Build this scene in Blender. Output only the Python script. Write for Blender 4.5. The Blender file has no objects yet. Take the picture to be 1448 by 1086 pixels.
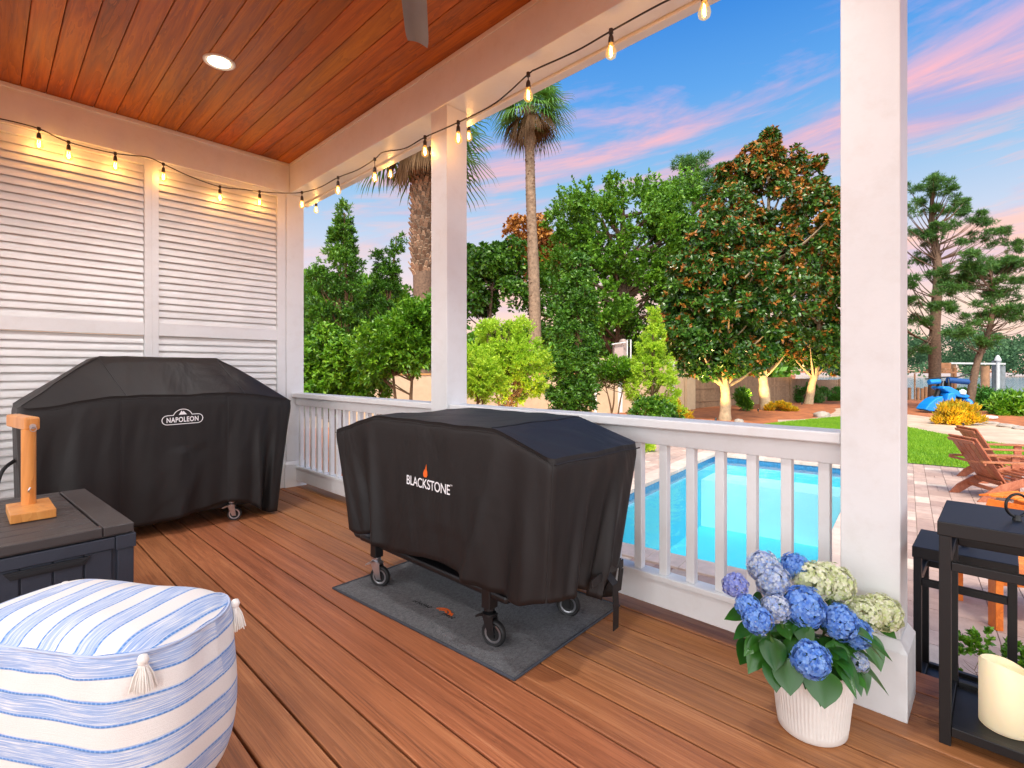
import bpy, bmesh, math, random
import numpy as np
from mathutils import Vector, Matrix, Euler

# ------------------------------------------------------------------ camera, sky, sun, exposure
scene = bpy.context.scene
COL = scene.collection
R = math.radians
F, CX, HY, CAMH = 722.0, 724.0, 524.0, 1.2
_a = (-25 - CX) / math.hypot(-25 - CX, F); _b = F / math.hypot(-25 - CX, F)
def at(px, py, d):
    """world point seen at photo pixel (px, py), d metres in front of the camera"""
    r = (px - CX) / F
    return Vector(((r * _b - _a) * d, (r * _a + _b) * d, CAMH + (HY - py) / F * d))
def atz(px, py, z): return at(px, py, (CAMH - z) * F / (py - HY))
def atx(px, py, x): return at(px, py, x / ((px - CX) / F * _b - _a))
def aty(px, py, y): return at(px, py, y / ((px - CX) / F * _a + _b))

cam_d = bpy.data.cameras.new("camera"); cam = bpy.data.objects.new("camera", cam_d); COL.objects.link(cam)
cam.location = (0, 0, CAMH)
cam.rotation_euler = (R(90), 0, math.atan2(_b, -_a) - R(90))
cam_d.sensor_width = 36; cam_d.lens = F / 1448 * 36; cam_d.shift_y = -(543 - HY) / 1448
cam_d.clip_start = 0.02; cam_d.clip_end = 3000
scene.camera = cam
scene.render.engine = 'CYCLES'
scene.view_settings.view_transform = 'Standard'; scene.view_settings.look = 'None'
scene.view_settings.gamma = 1; scene.view_settings.exposure = 0.0
scene.cycles.use_denoising = True
scene.cycles.max_bounces = 10; scene.cycles.diffuse_bounces = 5; scene.cycles.transparent_max_bounces = 12
scene.cycles.sample_clamp_indirect = 6; scene.cycles.caustics_reflective = False; scene.cycles.caustics_refractive = False

def lin(c):
    c /= 255.0
    return c / 12.92 if c <= 0.04045 else ((c + 0.055) / 1.055) ** 2.4
def S(r, g, b): return (lin(r), lin(g), lin(b), 1)

SKY = (8.5, 0.2)
SUN_EL, SUN_AZ = 55, 212          # azimuth of the sun measured counter-clockwise from +X
w = bpy.data.worlds.new("World"); scene.world = w; w.use_nodes = True
class NT:
    def __init__(s, tree): s.t = tree; s.n = tree.nodes; s.l = tree.links
    def node(s, typ, ins=None, **kw):
        n = s.n.new(typ)
        for k, v in kw.items(): setattr(n, k, v)
        for k, v in (ins or {}).items():
            if isinstance(v, bpy.types.NodeSocket): s.l.new(v, n.inputs[k])
            else: n.inputs[k].default_value = v
        return n
    def math(s, op, a, b=0.0, clamp=False):
        return s.node('ShaderNodeMath', {0: a, 1: b}, operation=op, use_clamp=clamp).outputs[0]
    def ramp(s, fac, stops, interp='LINEAR'):
        n = s.node('ShaderNodeValToRGB', {'Fac': fac}); cr = n.color_ramp; cr.interpolation = interp
        while len(cr.elements) < len(stops): cr.elements.new(0.5)
        for e, (p, c) in zip(cr.elements, stops):
            e.position = p; e.color = c if hasattr(c, '__len__') else (c, c, c, 1)
        return n.outputs['Color']
    def mix(s, fac, a, b, mode='MIX'):
        n = s.node('ShaderNodeMix', data_type='RGBA', blend_type=mode)
        for sock, v in ((n.inputs[0], fac), (n.inputs[6], a), (n.inputs[7], b)):
            if isinstance(v, bpy.types.NodeSocket): s.l.new(v, sock)
            else: sock.default_value = v
        return n.outputs[2]
    def noise(s, vec, scale, detail=4, rough=0.55, dist=0.0):
        return s.node('ShaderNodeTexNoise', {'Vector': vec, 'Scale': scale, 'Detail': detail, 'Roughness': rough, 'Distortion': dist}).outputs['Fac']
    def mapping(s, vec, scale=(1, 1, 1), rot=(0, 0, 0), loc=(0, 0, 0)):
        return s.node('ShaderNodeMapping', {'Vector': vec, 'Scale': scale, 'Rotation': rot, 'Location': loc}).outputs[0]

T = NT(w.node_tree)
bg = w.node_tree.nodes['Background']
gen = T.node('ShaderNodeTexCoord').outputs['Generated']
sep = T.node('ShaderNodeSeparateXYZ', {0: gen})
el = T.math('MAXIMUM', sep.outputs[2], 0.0)
grad = T.ramp(el, [(0.0, S(244, 206, 172)), (0.09, S(246, 212, 190)), (0.16, S(230, 206, 208)), (0.24, S(186, 200, 222)),
                   (0.34, S(134, 182, 222)), (0.46, S(84, 154, 222)), (0.56, S(46, 128, 212)), (1.0, S(22, 84, 180))])
az = T.math('ARCTAN2', sep.outputs[1], sep.outputs[0])
def band(fx, fy, slant, lx, ly, scale, det, rough, dist):
    v = T.node('ShaderNodeCombineXYZ', {0: T.math('MULTIPLY', az, fx), 1: T.math('ADD', T.math('MULTIPLY', el, fy), T.math('MULTIPLY', az, slant)), 2: 0.0}).outputs[0]
    return T.noise(T.mapping(v, loc=(lx, ly, 0)), scale, det, rough, dist)
n1 = band(1.1, 7.5, 0.75, SKY[0], SKY[1], 1.0, 9, 0.60, 0.7)
n2 = band(2.6, 17.0, 2.0, 4.0, 2.0, 1.0, 8, 0.62, 0.5)
nn = T.math('ADD', T.math('MULTIPLY', n1, 0.76), T.math('MULTIPLY', n2, 0.24))
nn = T.math('ADD', nn, T.ramp(T.math('MULTIPLY', el, T.math('SUBTRACT', 1.9, az)), [(0.08, 0.085), (0.34, 0.0)]))
cmask = T.ramp(nn, [(0.51, 0), (0.58, 0.55), (0.67, 1.0)])
elfade = T.ramp(el, [(0.02, 0.3), (0.14, 0.9), (0.44, 0.95), (0.52, 0.35), (0.60, 0)])
cfac = T.math('MULTIPLY', cmask, elfade)
pink = T.ramp(el, [(0.05, S(255, 206, 170)), (0.24, S(255, 186, 160)), (0.38, S(255, 178, 172)), (0.52, S(236, 176, 206))])
violet = T.mix(T.ramp(n2, [(0.36, 0), (0.56, 1)]), S(170, 158, 208), pink)
skyc = T.mix(cfac, grad, violet)
nish = T.node('ShaderNodeTexSky', sky_type='NISHITA', sun_disc=False, sun_elevation=R(SUN_EL), sun_rotation=R(90 - SUN_AZ), altitude=0)
# the physical sky carries part of the light, the dusk colours and clouds sit over it
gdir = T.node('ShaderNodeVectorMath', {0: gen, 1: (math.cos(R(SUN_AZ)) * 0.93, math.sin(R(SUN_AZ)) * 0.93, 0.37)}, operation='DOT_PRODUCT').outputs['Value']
sky_fill = T.ramp(gdir, [(0.0, 0), (0.35, 0.25), (0.75, 0.8), (1.0, 1.0)])          # fill light added to the unseen sky round the sun, behind the viewer
skyc = T.mix(sky_fill, T.mix(1.0, skyc, (1.12, 1.12, 1.12, 1), 'MULTIPLY'), (3.5, 3.6, 3.7, 1))
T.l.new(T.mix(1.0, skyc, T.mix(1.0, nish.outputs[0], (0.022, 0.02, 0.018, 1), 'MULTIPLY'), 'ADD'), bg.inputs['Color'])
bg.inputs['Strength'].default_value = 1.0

sd = bpy.data.lights.new("sun", 'SUN'); sun = bpy.data.objects.new("sun", sd); COL.objects.link(sun)
sd.energy = 4.4; sd.angle = R(14); sd.color = (1, 0.88, 0.72)
_v = Vector((math.cos(R(SUN_EL)) * math.cos(R(SUN_AZ)), math.cos(R(SUN_EL)) * math.sin(R(SUN_AZ)), math.sin(R(SUN_EL))))
sun.rotation_euler = _v.to_track_quat('Z', 'Y').to_euler()

# ------------------------------------------------------------------ helpers
rng = np.random.default_rng(7); random.seed(7)

def tag(o, label, cat, group=None, kind=None):
    o['label'] = label; o['category'] = cat
    if group: o['group'] = group
    if kind: o['kind'] = kind
    return o
def thing(name, label, cat, loc=(0, 0, 0), rz=0.0, group=None):
    o = bpy.data.objects.new(name, None); COL.objects.link(o)
    o.location = loc; o.rotation_euler = (0, 0, rz); o.empty_display_size = 0.1
    return tag(o, label, cat, group)
def rootm(o): return Matrix.Translation(o.location) @ o.rotation_euler.to_matrix().to_4x4()

def link(name, me, parent=None, world=True):
    o = bpy.data.objects.new(name, me); COL.objects.link(o)
    if parent is not None:
        o.parent = parent
        if world and parent.parent is None and parent.type == 'EMPTY': o.matrix_parent_inverse = rootm(parent).inverted()
    return o

class MB:
    def __init__(s): s.v = []; s.f = []; s.mi = []; s.cur = 0
    def add(s, vs, fs):
        b = len(s.v); s.v += [tuple(p) for p in vs]
        for f in fs: s.f.append([b + i for i in f]); s.mi.append(s.cur)
        return s
    def box(s, x0, x1, y0, y1, z0, z1):
        return s.add([(x0,y0,z0),(x1,y0,z0),(x1,y1,z0),(x0,y1,z0),(x0,y0,z1),(x1,y0,z1),(x1,y1,z1),(x0,y1,z1)],
                     [(3,2,1,0),(4,5,6,7),(0,1,5,4),(1,2,6,5),(2,3,7,6),(3,0,4,7)])
    def beam(s, p, q, wx, wy, up=(0, 0, 1)):
        """box of section wx (sideways) x wy (along up) from p to q"""
        p = Vector(p); q = Vector(q); d = (q - p).normalized(); u = Vector(up)
        x = d.cross(u)
        if x.length < 1e-5: x = d.cross(Vector((1, 0, 0)))
        x.normalize(); y = x.cross(d).normalized()
        vs = []
        for c in (p, q):
            for sx, sy in ((-1,-1),(1,-1),(1,1),(-1,1)): vs.append(c + x * sx * wx / 2 + y * sy * wy / 2)
        return s.add(vs, [(3,2,1,0),(4,5,6,7),(0,1,5,4),(1,2,6,5),(2,3,7,6),(3,0,4,7)])
    def tube(s, pts, rad, seg=8, cap=True, closed=False):
        pts = [Vector(p) for p in pts]; n = len(pts)
        if not hasattr(rad, '__len__'): rad = [rad] * n
        tang = []
        for i in range(n):
            a = pts[(i - 1) % n] if (i > 0 or closed) else pts[0]; b = pts[(i + 1) % n] if (i < n - 1 or closed) else pts[-1]
            t = b - a; tang.append(t.normalized() if t.length > 1e-9 else Vector((0, 0, 1)))
        t = tang[0]; nrm = t.cross(Vector((0, 0, 1)))
        if nrm.length < 1e-3: nrm = t.cross(Vector((1, 0, 0)))
        nrm.normalize(); vs = []
        for i in range(n):
            t = tang[i]; nrm = (nrm - t * nrm.dot(t))
            if nrm.length < 1e-6: nrm = t.cross(Vector((0.3, 0.5, 0.8)))
            nrm.normalize(); bn = t.cross(nrm)
            for k in range(seg):
                a = 2 * math.pi * k / seg
                vs.append(pts[i] + (nrm * math.cos(a) + bn * math.sin(a)) * rad[i])
        fs = []
        for i in range(n if closed else n - 1):
            j = (i + 1) % n
            for k in range(seg):
                l = (k + 1) % seg
                fs.append((i * seg + k, i * seg + l, j * seg + l, j * seg + k))
        if cap and not closed: fs += [tuple(range(seg))[::-1], tuple((n - 1) * seg + k for k in range(seg))]
        return s.add(vs, fs)
    def lathe(s, prof, c=(0, 0, 0), seg=32, axis='Z', rfun=None, sx=1, sy=1):
        vs = []
        for r, z in prof:
            for k in range(seg):
                a = 2 * math.pi * k / seg; rr = r * (rfun(a, z) if rfun else 1)
                p = (rr * math.cos(a) * sx, rr * math.sin(a) * sy, z)
                if axis == 'Y': p = (p[0], p[2], p[1])
                if axis == 'X': p = (p[2], p[0], p[1])
                vs.append((p[0] + c[0], p[1] + c[1], p[2] + c[2]))
        fs = [(i * seg + k, i * seg + (k + 1) % seg, (i + 1) * seg + (k + 1) % seg, (i + 1) * seg + k) for i in range(len(prof) - 1) for k in range(seg)]
        if prof[0][0] > 1e-6: fs.append(tuple(range(seg))[::-1])
        if prof[-1][0] > 1e-6: fs.append(tuple((len(prof) - 1) * seg + k for k in range(seg)))
        return s.add(vs, fs)
    def prism(s, poly, p0, ex, ey, depth):
        """polygon (2-D) in plane p0 + ex*u + ey*v, extruded by vector depth"""
        p0 = Vector(p0); ex = Vector(ex); ey = Vector(ey); dp = Vector(depth); n = len(poly)
        a = [p0 + ex * u + ey * v for u, v in poly]
        vs = a + [p + dp for p in a]
        fs = [tuple(range(n))[::-1], tuple(range(n, 2 * n))] + [(i, (i + 1) % n, n + (i + 1) % n, n + i) for i in range(n)]
        return s.add(vs, fs)
    def mesh(s, name, mats):
        me = bpy.data.meshes.new(name); me.from_pydata(s.v, [], s.f)
        for m in (mats if isinstance(mats, (list, tuple)) else [mats]): me.materials.append(m)
        if any(s.mi): me.polygons.foreach_set('material_index', s.mi)
        bm = bmesh.new(); bm.from_mesh(me); bmesh.ops.recalc_face_normals(bm, faces=bm.faces); bm.to_mesh(me); bm.free()
        return me
    def build(s, name, mats, parent=None, smooth=None, bevel=0, world=True, seg=2):
        me = s.mesh(name, mats)
        if smooth is not None:
            me.polygons.foreach_set('use_smooth', [True] * len(me.polygons))
            me.set_sharp_from_angle(angle=R(smooth))
        o = link(name, me, parent, world)
        if bevel:
            b = o.modifiers.new("bevel", 'BEVEL'); b.width = bevel; b.segments = seg; b.limit_method = 'ANGLE'; b.angle_limit = R(35)
            b.harden_normals = False
        return o

def raw_mesh(name, V, mats, midx=None, smooth=False, loops=4):
    """V: (n, loops, 3) separate polygons"""
    n = len(V); me = bpy.data.meshes.new(name)
    me.vertices.add(n * loops); me.vertices.foreach_set('co', np.ascontiguousarray(V, dtype=np.float32).ravel())
    me.loops.add(n * loops); me.loops.foreach_set('vertex_index', np.arange(n * loops, dtype=np.int32))
    me.polygons.add(n); me.polygons.foreach_set('loop_start', np.arange(n, dtype=np.int32) * loops)
    for m in (mats if isinstance(mats, (list, tuple)) else [mats]): me.materials.append(m)
    if midx is not None: me.polygons.foreach_set('material_index', np.asarray(midx, dtype=np.int32))
    me.update(calc_edges=True)
    return me

def text_polys(body, size, align='CENTER', space=1.0, bold=0.0):
    cu = bpy.data.curves.new("lettering", 'FONT'); cu.body = body; cu.size = size; cu.align_x = align; cu.space_character = space
    cu.extrude = 0; cu.offset = bold
    o = bpy.data.objects.new("lettering", cu); COL.objects.link(o)
    dg = bpy.context.evaluated_depsgraph_get(); me = bpy.data.meshes.new_from_object(o.evaluated_get(dg))
    vs = [tuple(v.co) for v in me.vertices]; fs = [tuple(p.vertices) for p in me.polygons]
    bpy.data.objects.remove(o); bpy.data.meshes.remove(me); bpy.data.curves.remove(cu)
    return vs, fs

# ------------------------------------------------------------------ materials
MATS = {}
def mat(name, color=(0.5, 0.5, 0.5, 1), rough=0.5, metal=0.0, var=0.0, vscale=8, bump=0.0, bscale=60, island=0.0, spec=0.5, coord='Object', sheen=0.0, sub=0.0, dirt=None):
    m = bpy.data.materials.new(name); m.use_nodes = True; t = NT(m.node_tree); p = m.node_tree.nodes['Principled BSDF']
    c = t.node('ShaderNodeTexCoord').outputs[coord]
    col = None
    if var:
        f = t.noise(c, vscale, 6, 0.6)
        d = [max(0, k * (1 - var)) for k in color[:3]] + [1]; u = [min(1, k * (1 + var)) for k in color[:3]] + [1]
        col = t.ramp(f, [(0.3, d), (0.7, u)])
    if island:
        g = t.node('ShaderNodeNewGeometry').outputs['Random Per Island']
        v = t.node('ShaderNodeMapRange', {0: g, 3: 1 - island, 4: 1 + island}).outputs[0]
        hs = t.node('ShaderNodeHueSaturation', {'Color': col if col is not None else color, 'Value': v}); col = hs.outputs[0]
    if dirt:
        f = t.ramp(t.noise(c, dirt[1], 8, 0.7), [(0.5, 0), (0.75, dirt[2])])
        col = t.mix(f, col if col is not None else color, dirt[0])
    if col is not None: t.l.new(col, p.inputs['Base Color'])
    else: p.inputs['Base Color'].default_value = color
    p.inputs['Roughness'].default_value = rough; p.inputs['Metallic'].default_value = metal
    p.inputs['Specular IOR Level'].default_value = spec
    if sheen: p.inputs['Sheen Weight'].default_value = sheen; p.inputs['Sheen Roughness'].default_value = 0.4
    if sub: p.inputs['Subsurface Weight'].default_value = sub; p.inputs['Subsurface Radius'].default_value = (0.02, 0.012, 0.006)
    if bump:
        b = t.node('ShaderNodeBump', {'Height': t.noise(c, bscale, 5, 0.6), 'Strength': bump, 'Distance': 0.01}); t.l.new(b.outputs[0], p.inputs['Normal'])
    MATS[name] = m
    return m

def wood_mat(name, stops, axis_scale, rough=0.45, island=0.25, bump=0.25, coat=0.0, streak=None):
    m = bpy.data.materials.new(name); m.use_nodes = True; t = NT(m.node_tree); p = m.node_tree.nodes['Principled BSDF']
    c = t.node('ShaderNodeTexCoord').outputs['Object']
    g = t.node('ShaderNodeNewGeometry').outputs['Random Per Island']
    off = t.node('ShaderNodeCombineXYZ', {0: t.math('MULTIPLY', g, 37.0), 1: t.math('MULTIPLY', g, 61.0), 2: t.math('MULTIPLY', g, 13.0)}).outputs[0]
    v = t.node('ShaderNodeVectorMath', {0: c, 1: off}, operation='ADD').outputs[0]
    warp = t.noise(t.mapping(v, scale=[k * 0.35 for k in axis_scale]), 1.0, 3, 0.5)
    vm = t.mapping(v, scale=axis_scale)
    vv = t.node('ShaderNodeVectorMath', {0: vm, 1: t.node('ShaderNodeCombineXYZ', {0: t.math('MULTIPLY', warp, 3.0), 1: t.math('MULTIPLY', warp, 1.2), 2: t.math('MULTIPLY', warp, 3.0)}).outputs[0]}, operation='ADD').outputs[0]
    broad = t.noise(vv, 0.55, 5, 0.6, 0.4)
    fine = t.noise(vv, 3.2, 8, 0.72, 0.3)
    rings = t.math('FRACT', t.math('MULTIPLY', broad, 9.0))
    f = t.math('ADD', t.math('MULTIPLY', broad, 0.50), t.math('ADD', t.math('MULTIPLY', fine, 0.36), t.math('MULTIPLY', rings, 0.14)))
    col = t.ramp(f, stops)
    val = t.node('ShaderNodeMapRange', {0: g, 3: 1 - island, 4: 1 + island}).outputs[0]
    g2 = t.math('FRACT', t.math('MULTIPLY', g, 7.31))
    hue = t.node('ShaderNodeMapRange', {0: g2, 3: 0.493, 4: 0.507}).outputs[0]
    col = t.node('ShaderNodeHueSaturation', {'Color': col, 'Value': val, 'Hue': hue}).outputs[0]
    if streak:
        k = t.ramp(t.noise(t.mapping(v, scale=[a * 0.5 for a in axis_scale]), 0.8, 5, 0.65), [(0.56, 0), (0.74, streak[1])])
        col = t.mix(k, col, streak[0])
    t.l.new(col, p.inputs['Base Color'])
    rr = t.ramp(fine, [(0.3, rough - 0.08), (0.7, rough + 0.12)]); t.l.new(rr, p.inputs['Roughness'])
    p.inputs['Coat Weight'].default_value = coat; p.inputs['Coat Roughness'].default_value = 0.25
    b = t.node('ShaderNodeBump', {'Height': f, 'Strength': bump, 'Distance': 0.004}); t.l.new(b.outputs[0], p.inputs['Normal'])
    MATS[name] = m
    return m

def leaf_mat(name, cols, rough=0.45, trans=0.3, spec=0.5, back=None, patch=True):
    """colour differs from leaf to leaf; some light passes through"""
    m = bpy.data.materials.new(name); m.use_nodes = True; t = NT(m.node_tree); p = m.node_tree.nodes['Principled BSDF']
    geo = t.node('ShaderNodeNewGeometry'); g = geo.outputs['Random Per Island']
    n = len(cols); big = t.noise(t.node('ShaderNodeTexCoord').outputs['Object'], 1.1, 3, 0.6)      # whole sprays of older and newer leaves
    g = t.math('ADD', t.math('MULTIPLY', g, 0.6), t.math('MULTIPLY', t.math('SUBTRACT', big, 0.3), 1.0), True) if patch else g
    col = t.ramp(g, [(i / (n - 1) if n > 1 else 0, c) for i, c in enumerate(cols)])
    if back: col = t.mix(geo.outputs['Backfacing'], col, back)
    t.l.new(col, p.inputs['Base Color']); p.inputs['Roughness'].default_value = rough; p.inputs['Specular IOR Level'].default_value = spec
    tr = t.node('ShaderNodeBsdfTranslucent'); t.l.new(col, tr.inputs['Color'])
    mx = t.node('ShaderNodeMixShader', {0: trans}); t.l.new(p.outputs[0], mx.inputs[1]); t.l.new(tr.outputs[0], mx.inputs[2])
    t.l.new(mx.outputs[0], m.node_tree.nodes['Material Output'].inputs['Surface'])
    MATS[name] = m
    return m

def emit_mat(name, col, strength):
    m = bpy.data.materials.new(name); m.use_nodes = True; p = m.node_tree.nodes['Principled BSDF']
    p.inputs['Base Color'].default_value = col; p.inputs['Emission Color'].default_value = col; p.inputs['Emission Strength'].default_value = strength
    return m

M_white = mat("white_paint", S(224, 226, 227), 0.42, var=0.035, vscale=3, bump=0.06, bscale=45, dirt=(S(196, 190, 182), 9, 0.25))
M_slat = mat("white_slat_paint", S(226, 227, 226), 0.45, var=0.06, vscale=5, island=0.05)
M_deck = wood_mat("deck_board", [(0.26, S(98, 57, 32)), (0.44, S(152, 93, 55)), (0.56, S(174, 110, 67)), (0.76, S(200, 141, 94))], (42, 0.9, 42), 0.48, 0.085, 0.6, streak=(S(104, 62, 44), 0.28))
M_gap = mat("deck_substructure", S(22, 14, 10), 0.9)
M_cedar = wood_mat("cedar_ceiling", [(0.30, S(92, 41, 0)), (0.45, S(150, 75, 3)), (0.58, S(178, 95, 8)), (0.74, S(204, 120, 20))], (13, 0.9, 13), 0.46, 0.12, 0.18, coat=0.06, streak=(S(112, 54, 20), 0.6))
M_cover = mat("black_cover_fabric", S(25, 22, 22), 0.55, var=0.16, vscale=4, bump=0.12, bscale=900, spec=0.4)
def add_creases(m, scale, strength):
    t = NT(m.node_tree); p = m.node_tree.nodes['Principled BSDF']; c = t.node('ShaderNodeTexCoord').outputs['Object']
    old = p.inputs['Normal'].links[0].from_socket
    n1_ = t.noise(t.mapping(c, scale=(1, 1, 0.45)), scale, 3, 0.5, 1.2); n2_ = t.noise(c, scale * 3.1, 3, 0.55, 0.8)
    b = t.node('ShaderNodeBump', {'Height': t.math('ADD', n1_, t.math('MULTIPLY', n2_, 0.07)), 'Strength': strength, 'Distance': 0.05, 'Normal': old}); t.l.new(b.outputs[0], p.inputs['Normal'])
add_creases(M_cover, 2.4, 0.42)
M_piping = mat("cover_piping", S(26, 24, 25), 0.6)
M_blackmetal = mat("black_powder_coat", S(17, 17, 19), 0.45, bump=0.05, bscale=300, spec=0.5, var=0.1)
M_chrome = mat("zinc_metal", S(200, 200, 205), 0.28, metal=1.0, var=0.1, vscale=30)
M_rubber = mat("black_rubber", S(24, 24, 25), 0.6, var=0.15, vscale=20)
M_mat = mat("charcoal_mat", S(92, 92, 94), 0.95, var=0.45, vscale=75, bump=1.0, bscale=120, sheen=0.2)
M_matedge = mat("mat_edging", S(64, 68, 76), 0.9, var=0.2, vscale=100)
M_box = mat("charcoal_resin", S(46, 52, 64), 0.5, var=0.12, vscale=6, bump=0.12, bscale=130, dirt=(S(80, 84, 92), 14, 0.18))
M_lid = mat("warm_reflection_resin", S(60, 55, 54), 0.5, var=0.12, vscale=7, bump=0.14, bscale=120, dirt=(S(84, 80, 78), 12, 0.2))  # lid's brown tint is warm reflected light put into the resin colour
M_gold = wood_mat("golden_pine", [(0.3, S(176, 108, 44)), (0.5, S(216, 146, 66)), (0.7, S(232, 170, 90))], (8, 8, 1.0), 0.4, 0.05, 0.1, coat=0.3)
M_txtw = mat("white_print", S(238, 238, 240), 0.6)
M_txto = mat("orange_print", S(236, 104, 28), 0.6)
M_txtk = mat("black_print", S(30, 30, 32), 0.8)
M_yarn = mat("white_yarn", S(236, 232, 224), 0.9, island=0.06, sheen=0.3)
M_pot = mat("white_pot", S(226, 222, 216), 0.45, var=0.04, vscale=10, bump=0.05, bscale=80, dirt=(S(190, 182, 170), 16, 0.2))
M_soil = mat("potting_soil", S(50, 36, 28), 0.95, var=0.5, vscale=90, bump=1, bscale=120)
M_fan = mat("grey_fan_blade", S(128, 130, 134), 0.42, var=0.06)
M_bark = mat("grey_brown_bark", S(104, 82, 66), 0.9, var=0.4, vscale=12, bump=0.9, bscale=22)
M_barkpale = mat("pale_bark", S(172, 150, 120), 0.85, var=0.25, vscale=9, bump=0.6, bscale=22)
M_palmbark = mat("palm_bark", S(134, 112, 92), 0.9, var=0.4, vscale=7, bump=0.8, bscale=16)
M_boot = mat("palm_boot", S(138, 112, 90), 0.9, var=0.35, vscale=20, bump=0.6, bscale=40, island=0.5)
M_twig = mat("twig", S(112, 84, 58), 0.9, var=0.3, vscale=15)
M_stucco = mat("cream_stucco", S(198, 176, 146), 0.85, var=0.08, vscale=4, bump=0.3, bscale=120, dirt=(S(182, 160, 140), 2.5, 0.35))
M_fence = mat("weathered_fence_board", S(146, 120, 96), 0.85, var=0.2, vscale=9, bump=0.3, bscale=30, island=0.16)
M_tile = mat("blue_pool_tile", S(58, 118, 160), 0.2, var=0.35, vscale=30)
M_plaster = mat("pool_plaster", S(98, 208, 230), 0.6, var=0.05, vscale=2)
M_ledge = mat("pale_pool_ledge", S(214, 240, 242), 0.6, var=0.05, vscale=2)
M_coping = mat("paver_coping", S(196, 176, 164), 0.8, var=0.12, vscale=9, bump=0.3, bscale=60, island=0.12)
M_orange = wood_mat("orange_lumber", [(0.3, S(186, 92, 22)), (0.5, S(222, 122, 34)), (0.7, S(236, 146, 58))], (6, 6, 6), 0.45, 0.1, 0.1)
M_adir = wood_mat("teak_brown_lumber", [(0.3, S(124, 68, 42)), (0.5, S(160, 94, 62)), (0.7, S(184, 120, 86))], (6, 6, 6), 0.5, 0.12, 0.15)
M_wax = mat("cream_wax", S(252, 232, 192), 0.5, var=0.03, vscale=12, sub=0.4)
_p = M_wax.node_tree.nodes['Principled BSDF']; _p.inputs['Emission Color'].default_value = (1, 0.78, 0.50, 1); _p.inputs['Emission Strength'].default_value = 0.26   # lit candle
M_blue = mat("bright_blue_plastic", S(18, 128, 214), 0.35, var=0.1, vscale=4)
M_dkblue = mat("dark_blue_foam", S(16, 70, 130), 0.6, var=0.15, vscale=6)
M_timber = mat("dock_timber", S(132, 96, 68), 0.9, var=0.3, vscale=3, bump=0.4, bscale=12, island=0.2)
M_greypost = mat("grey_piling", S(112, 116, 118), 0.8, var=0.25, vscale=3)
M_pinkgrey = mat("pink_grey_plaster", S(186, 166, 160), 0.8, var=0.1, vscale=3)
M_stone = mat("pale_stone", S(156, 146, 136), 0.9, var=0.2, vscale=8, bump=0.6, bscale=14)

L_magn = leaf_mat("magnolia_leaf", [S(28, 58, 18), S(46, 86, 26), S(70, 110, 34), S(102, 134, 42)], 0.3, 0.12, 0.6)
L_rust = leaf_mat("rusty_young_leaf", [S(112, 66, 20), S(152, 92, 30), S(180, 122, 44), S(134, 90, 36)], 0.5, 0.15)
L_oak = leaf_mat("oak_leaf", [S(50, 92, 20), S(78, 128, 28), S(106, 154, 36), S(132, 176, 46)], 0.5, 0.25)
L_dark = leaf_mat("dark_evergreen_leaf", [S(32, 70, 16), S(56, 102, 24), S(86, 132, 32), S(122, 160, 42)], 0.42, 0.2)
L_privet = leaf_mat("bright_green_leaf", [S(46, 92, 16), S(78, 130, 24), S(114, 162, 34), S(150, 188, 46)], 0.4, 0.26)
L_lime = leaf_mat("lime_green_leaf", [S(116, 160, 32), S(152, 194, 42), S(186, 214, 56), S(210, 224, 74)], 0.5, 0.4)
L_pine = leaf_mat("pine_needle", [S(40, 78, 34), S(58, 102, 40), S(80, 124, 48), S(100, 140, 52)], 0.55, 0.28)
L_far = leaf_mat("hazed_far_leaf", [S(52, 86, 56), S(66, 102, 62), S(82, 116, 70)], 0.7, 0.2)  # slight distance haze mixed into these greens
L_palm = leaf_mat("palm_blade", [S(72, 120, 50), S(98, 148, 60), S(128, 168, 76)], 0.45, 0.25)
L_deadpalm = leaf_mat("dead_palm_blade", [S(84, 60, 40), S(118, 88, 58), S(142, 110, 76)], 0.8, 0.15)
L_gold = leaf_mat("golden_shrub_leaf", [S(110, 146, 40), S(196, 150, 24), S(226, 180, 34), S(150, 160, 40), S(214, 120, 30)], 0.5, 0.35)
L_hedge = leaf_mat("hedge_leaf", [S(52, 104, 40), S(74, 132, 46), S(96, 150, 54)], 0.5, 0.2)
L_hyd = leaf_mat("hydrangea_leaf", [S(30, 76, 22), S(44, 98, 28), S(60, 116, 34), S(40, 88, 26)], 0.3, 0.15, 0.6)
# ------------------------------------------------------------------ the porch: deck, ceiling, beams, columns, railing, louvres
CEIL, BEAM = 3.32, 3.02
WALL_Y, RX = 5.3, 2.2            # louvre wall plane, inner face of the columns
GZ = -0.6                        # garden level
b = MB()
k = -23
while 0.585 + 0.1675 * k < 2.5:
    x = 0.585 + 0.1675 * k
    b.box(x + 0.0035, x + 0.1625, -4.2, 5.5, -0.028, 0.0); k += 1
deck = b.build("deck", M_deck, bevel=0.004); deck['kind'] = 'structure'
b = MB().box(-3.3, 2.50, -4.2, 5.5, -0.30, -0.031).box(2.503, 2.535, -4.2, 5.5, -0.42, -0.004)
o = b.build("deck_base", M_gap); o['kind'] = 'structure'
b = MB()
for i in range(2): b.box(2.54 + 0.19 * i, 2.725 + 0.19 * i, -2.2, 0.42, -0.178, -0.15)
b.box(2.54, 2.90, -2.2, 0.42, -0.60, -0.18)
o = b.build("deck_step", M_deck, bevel=0.003); o['kind'] = 'structure'

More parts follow.
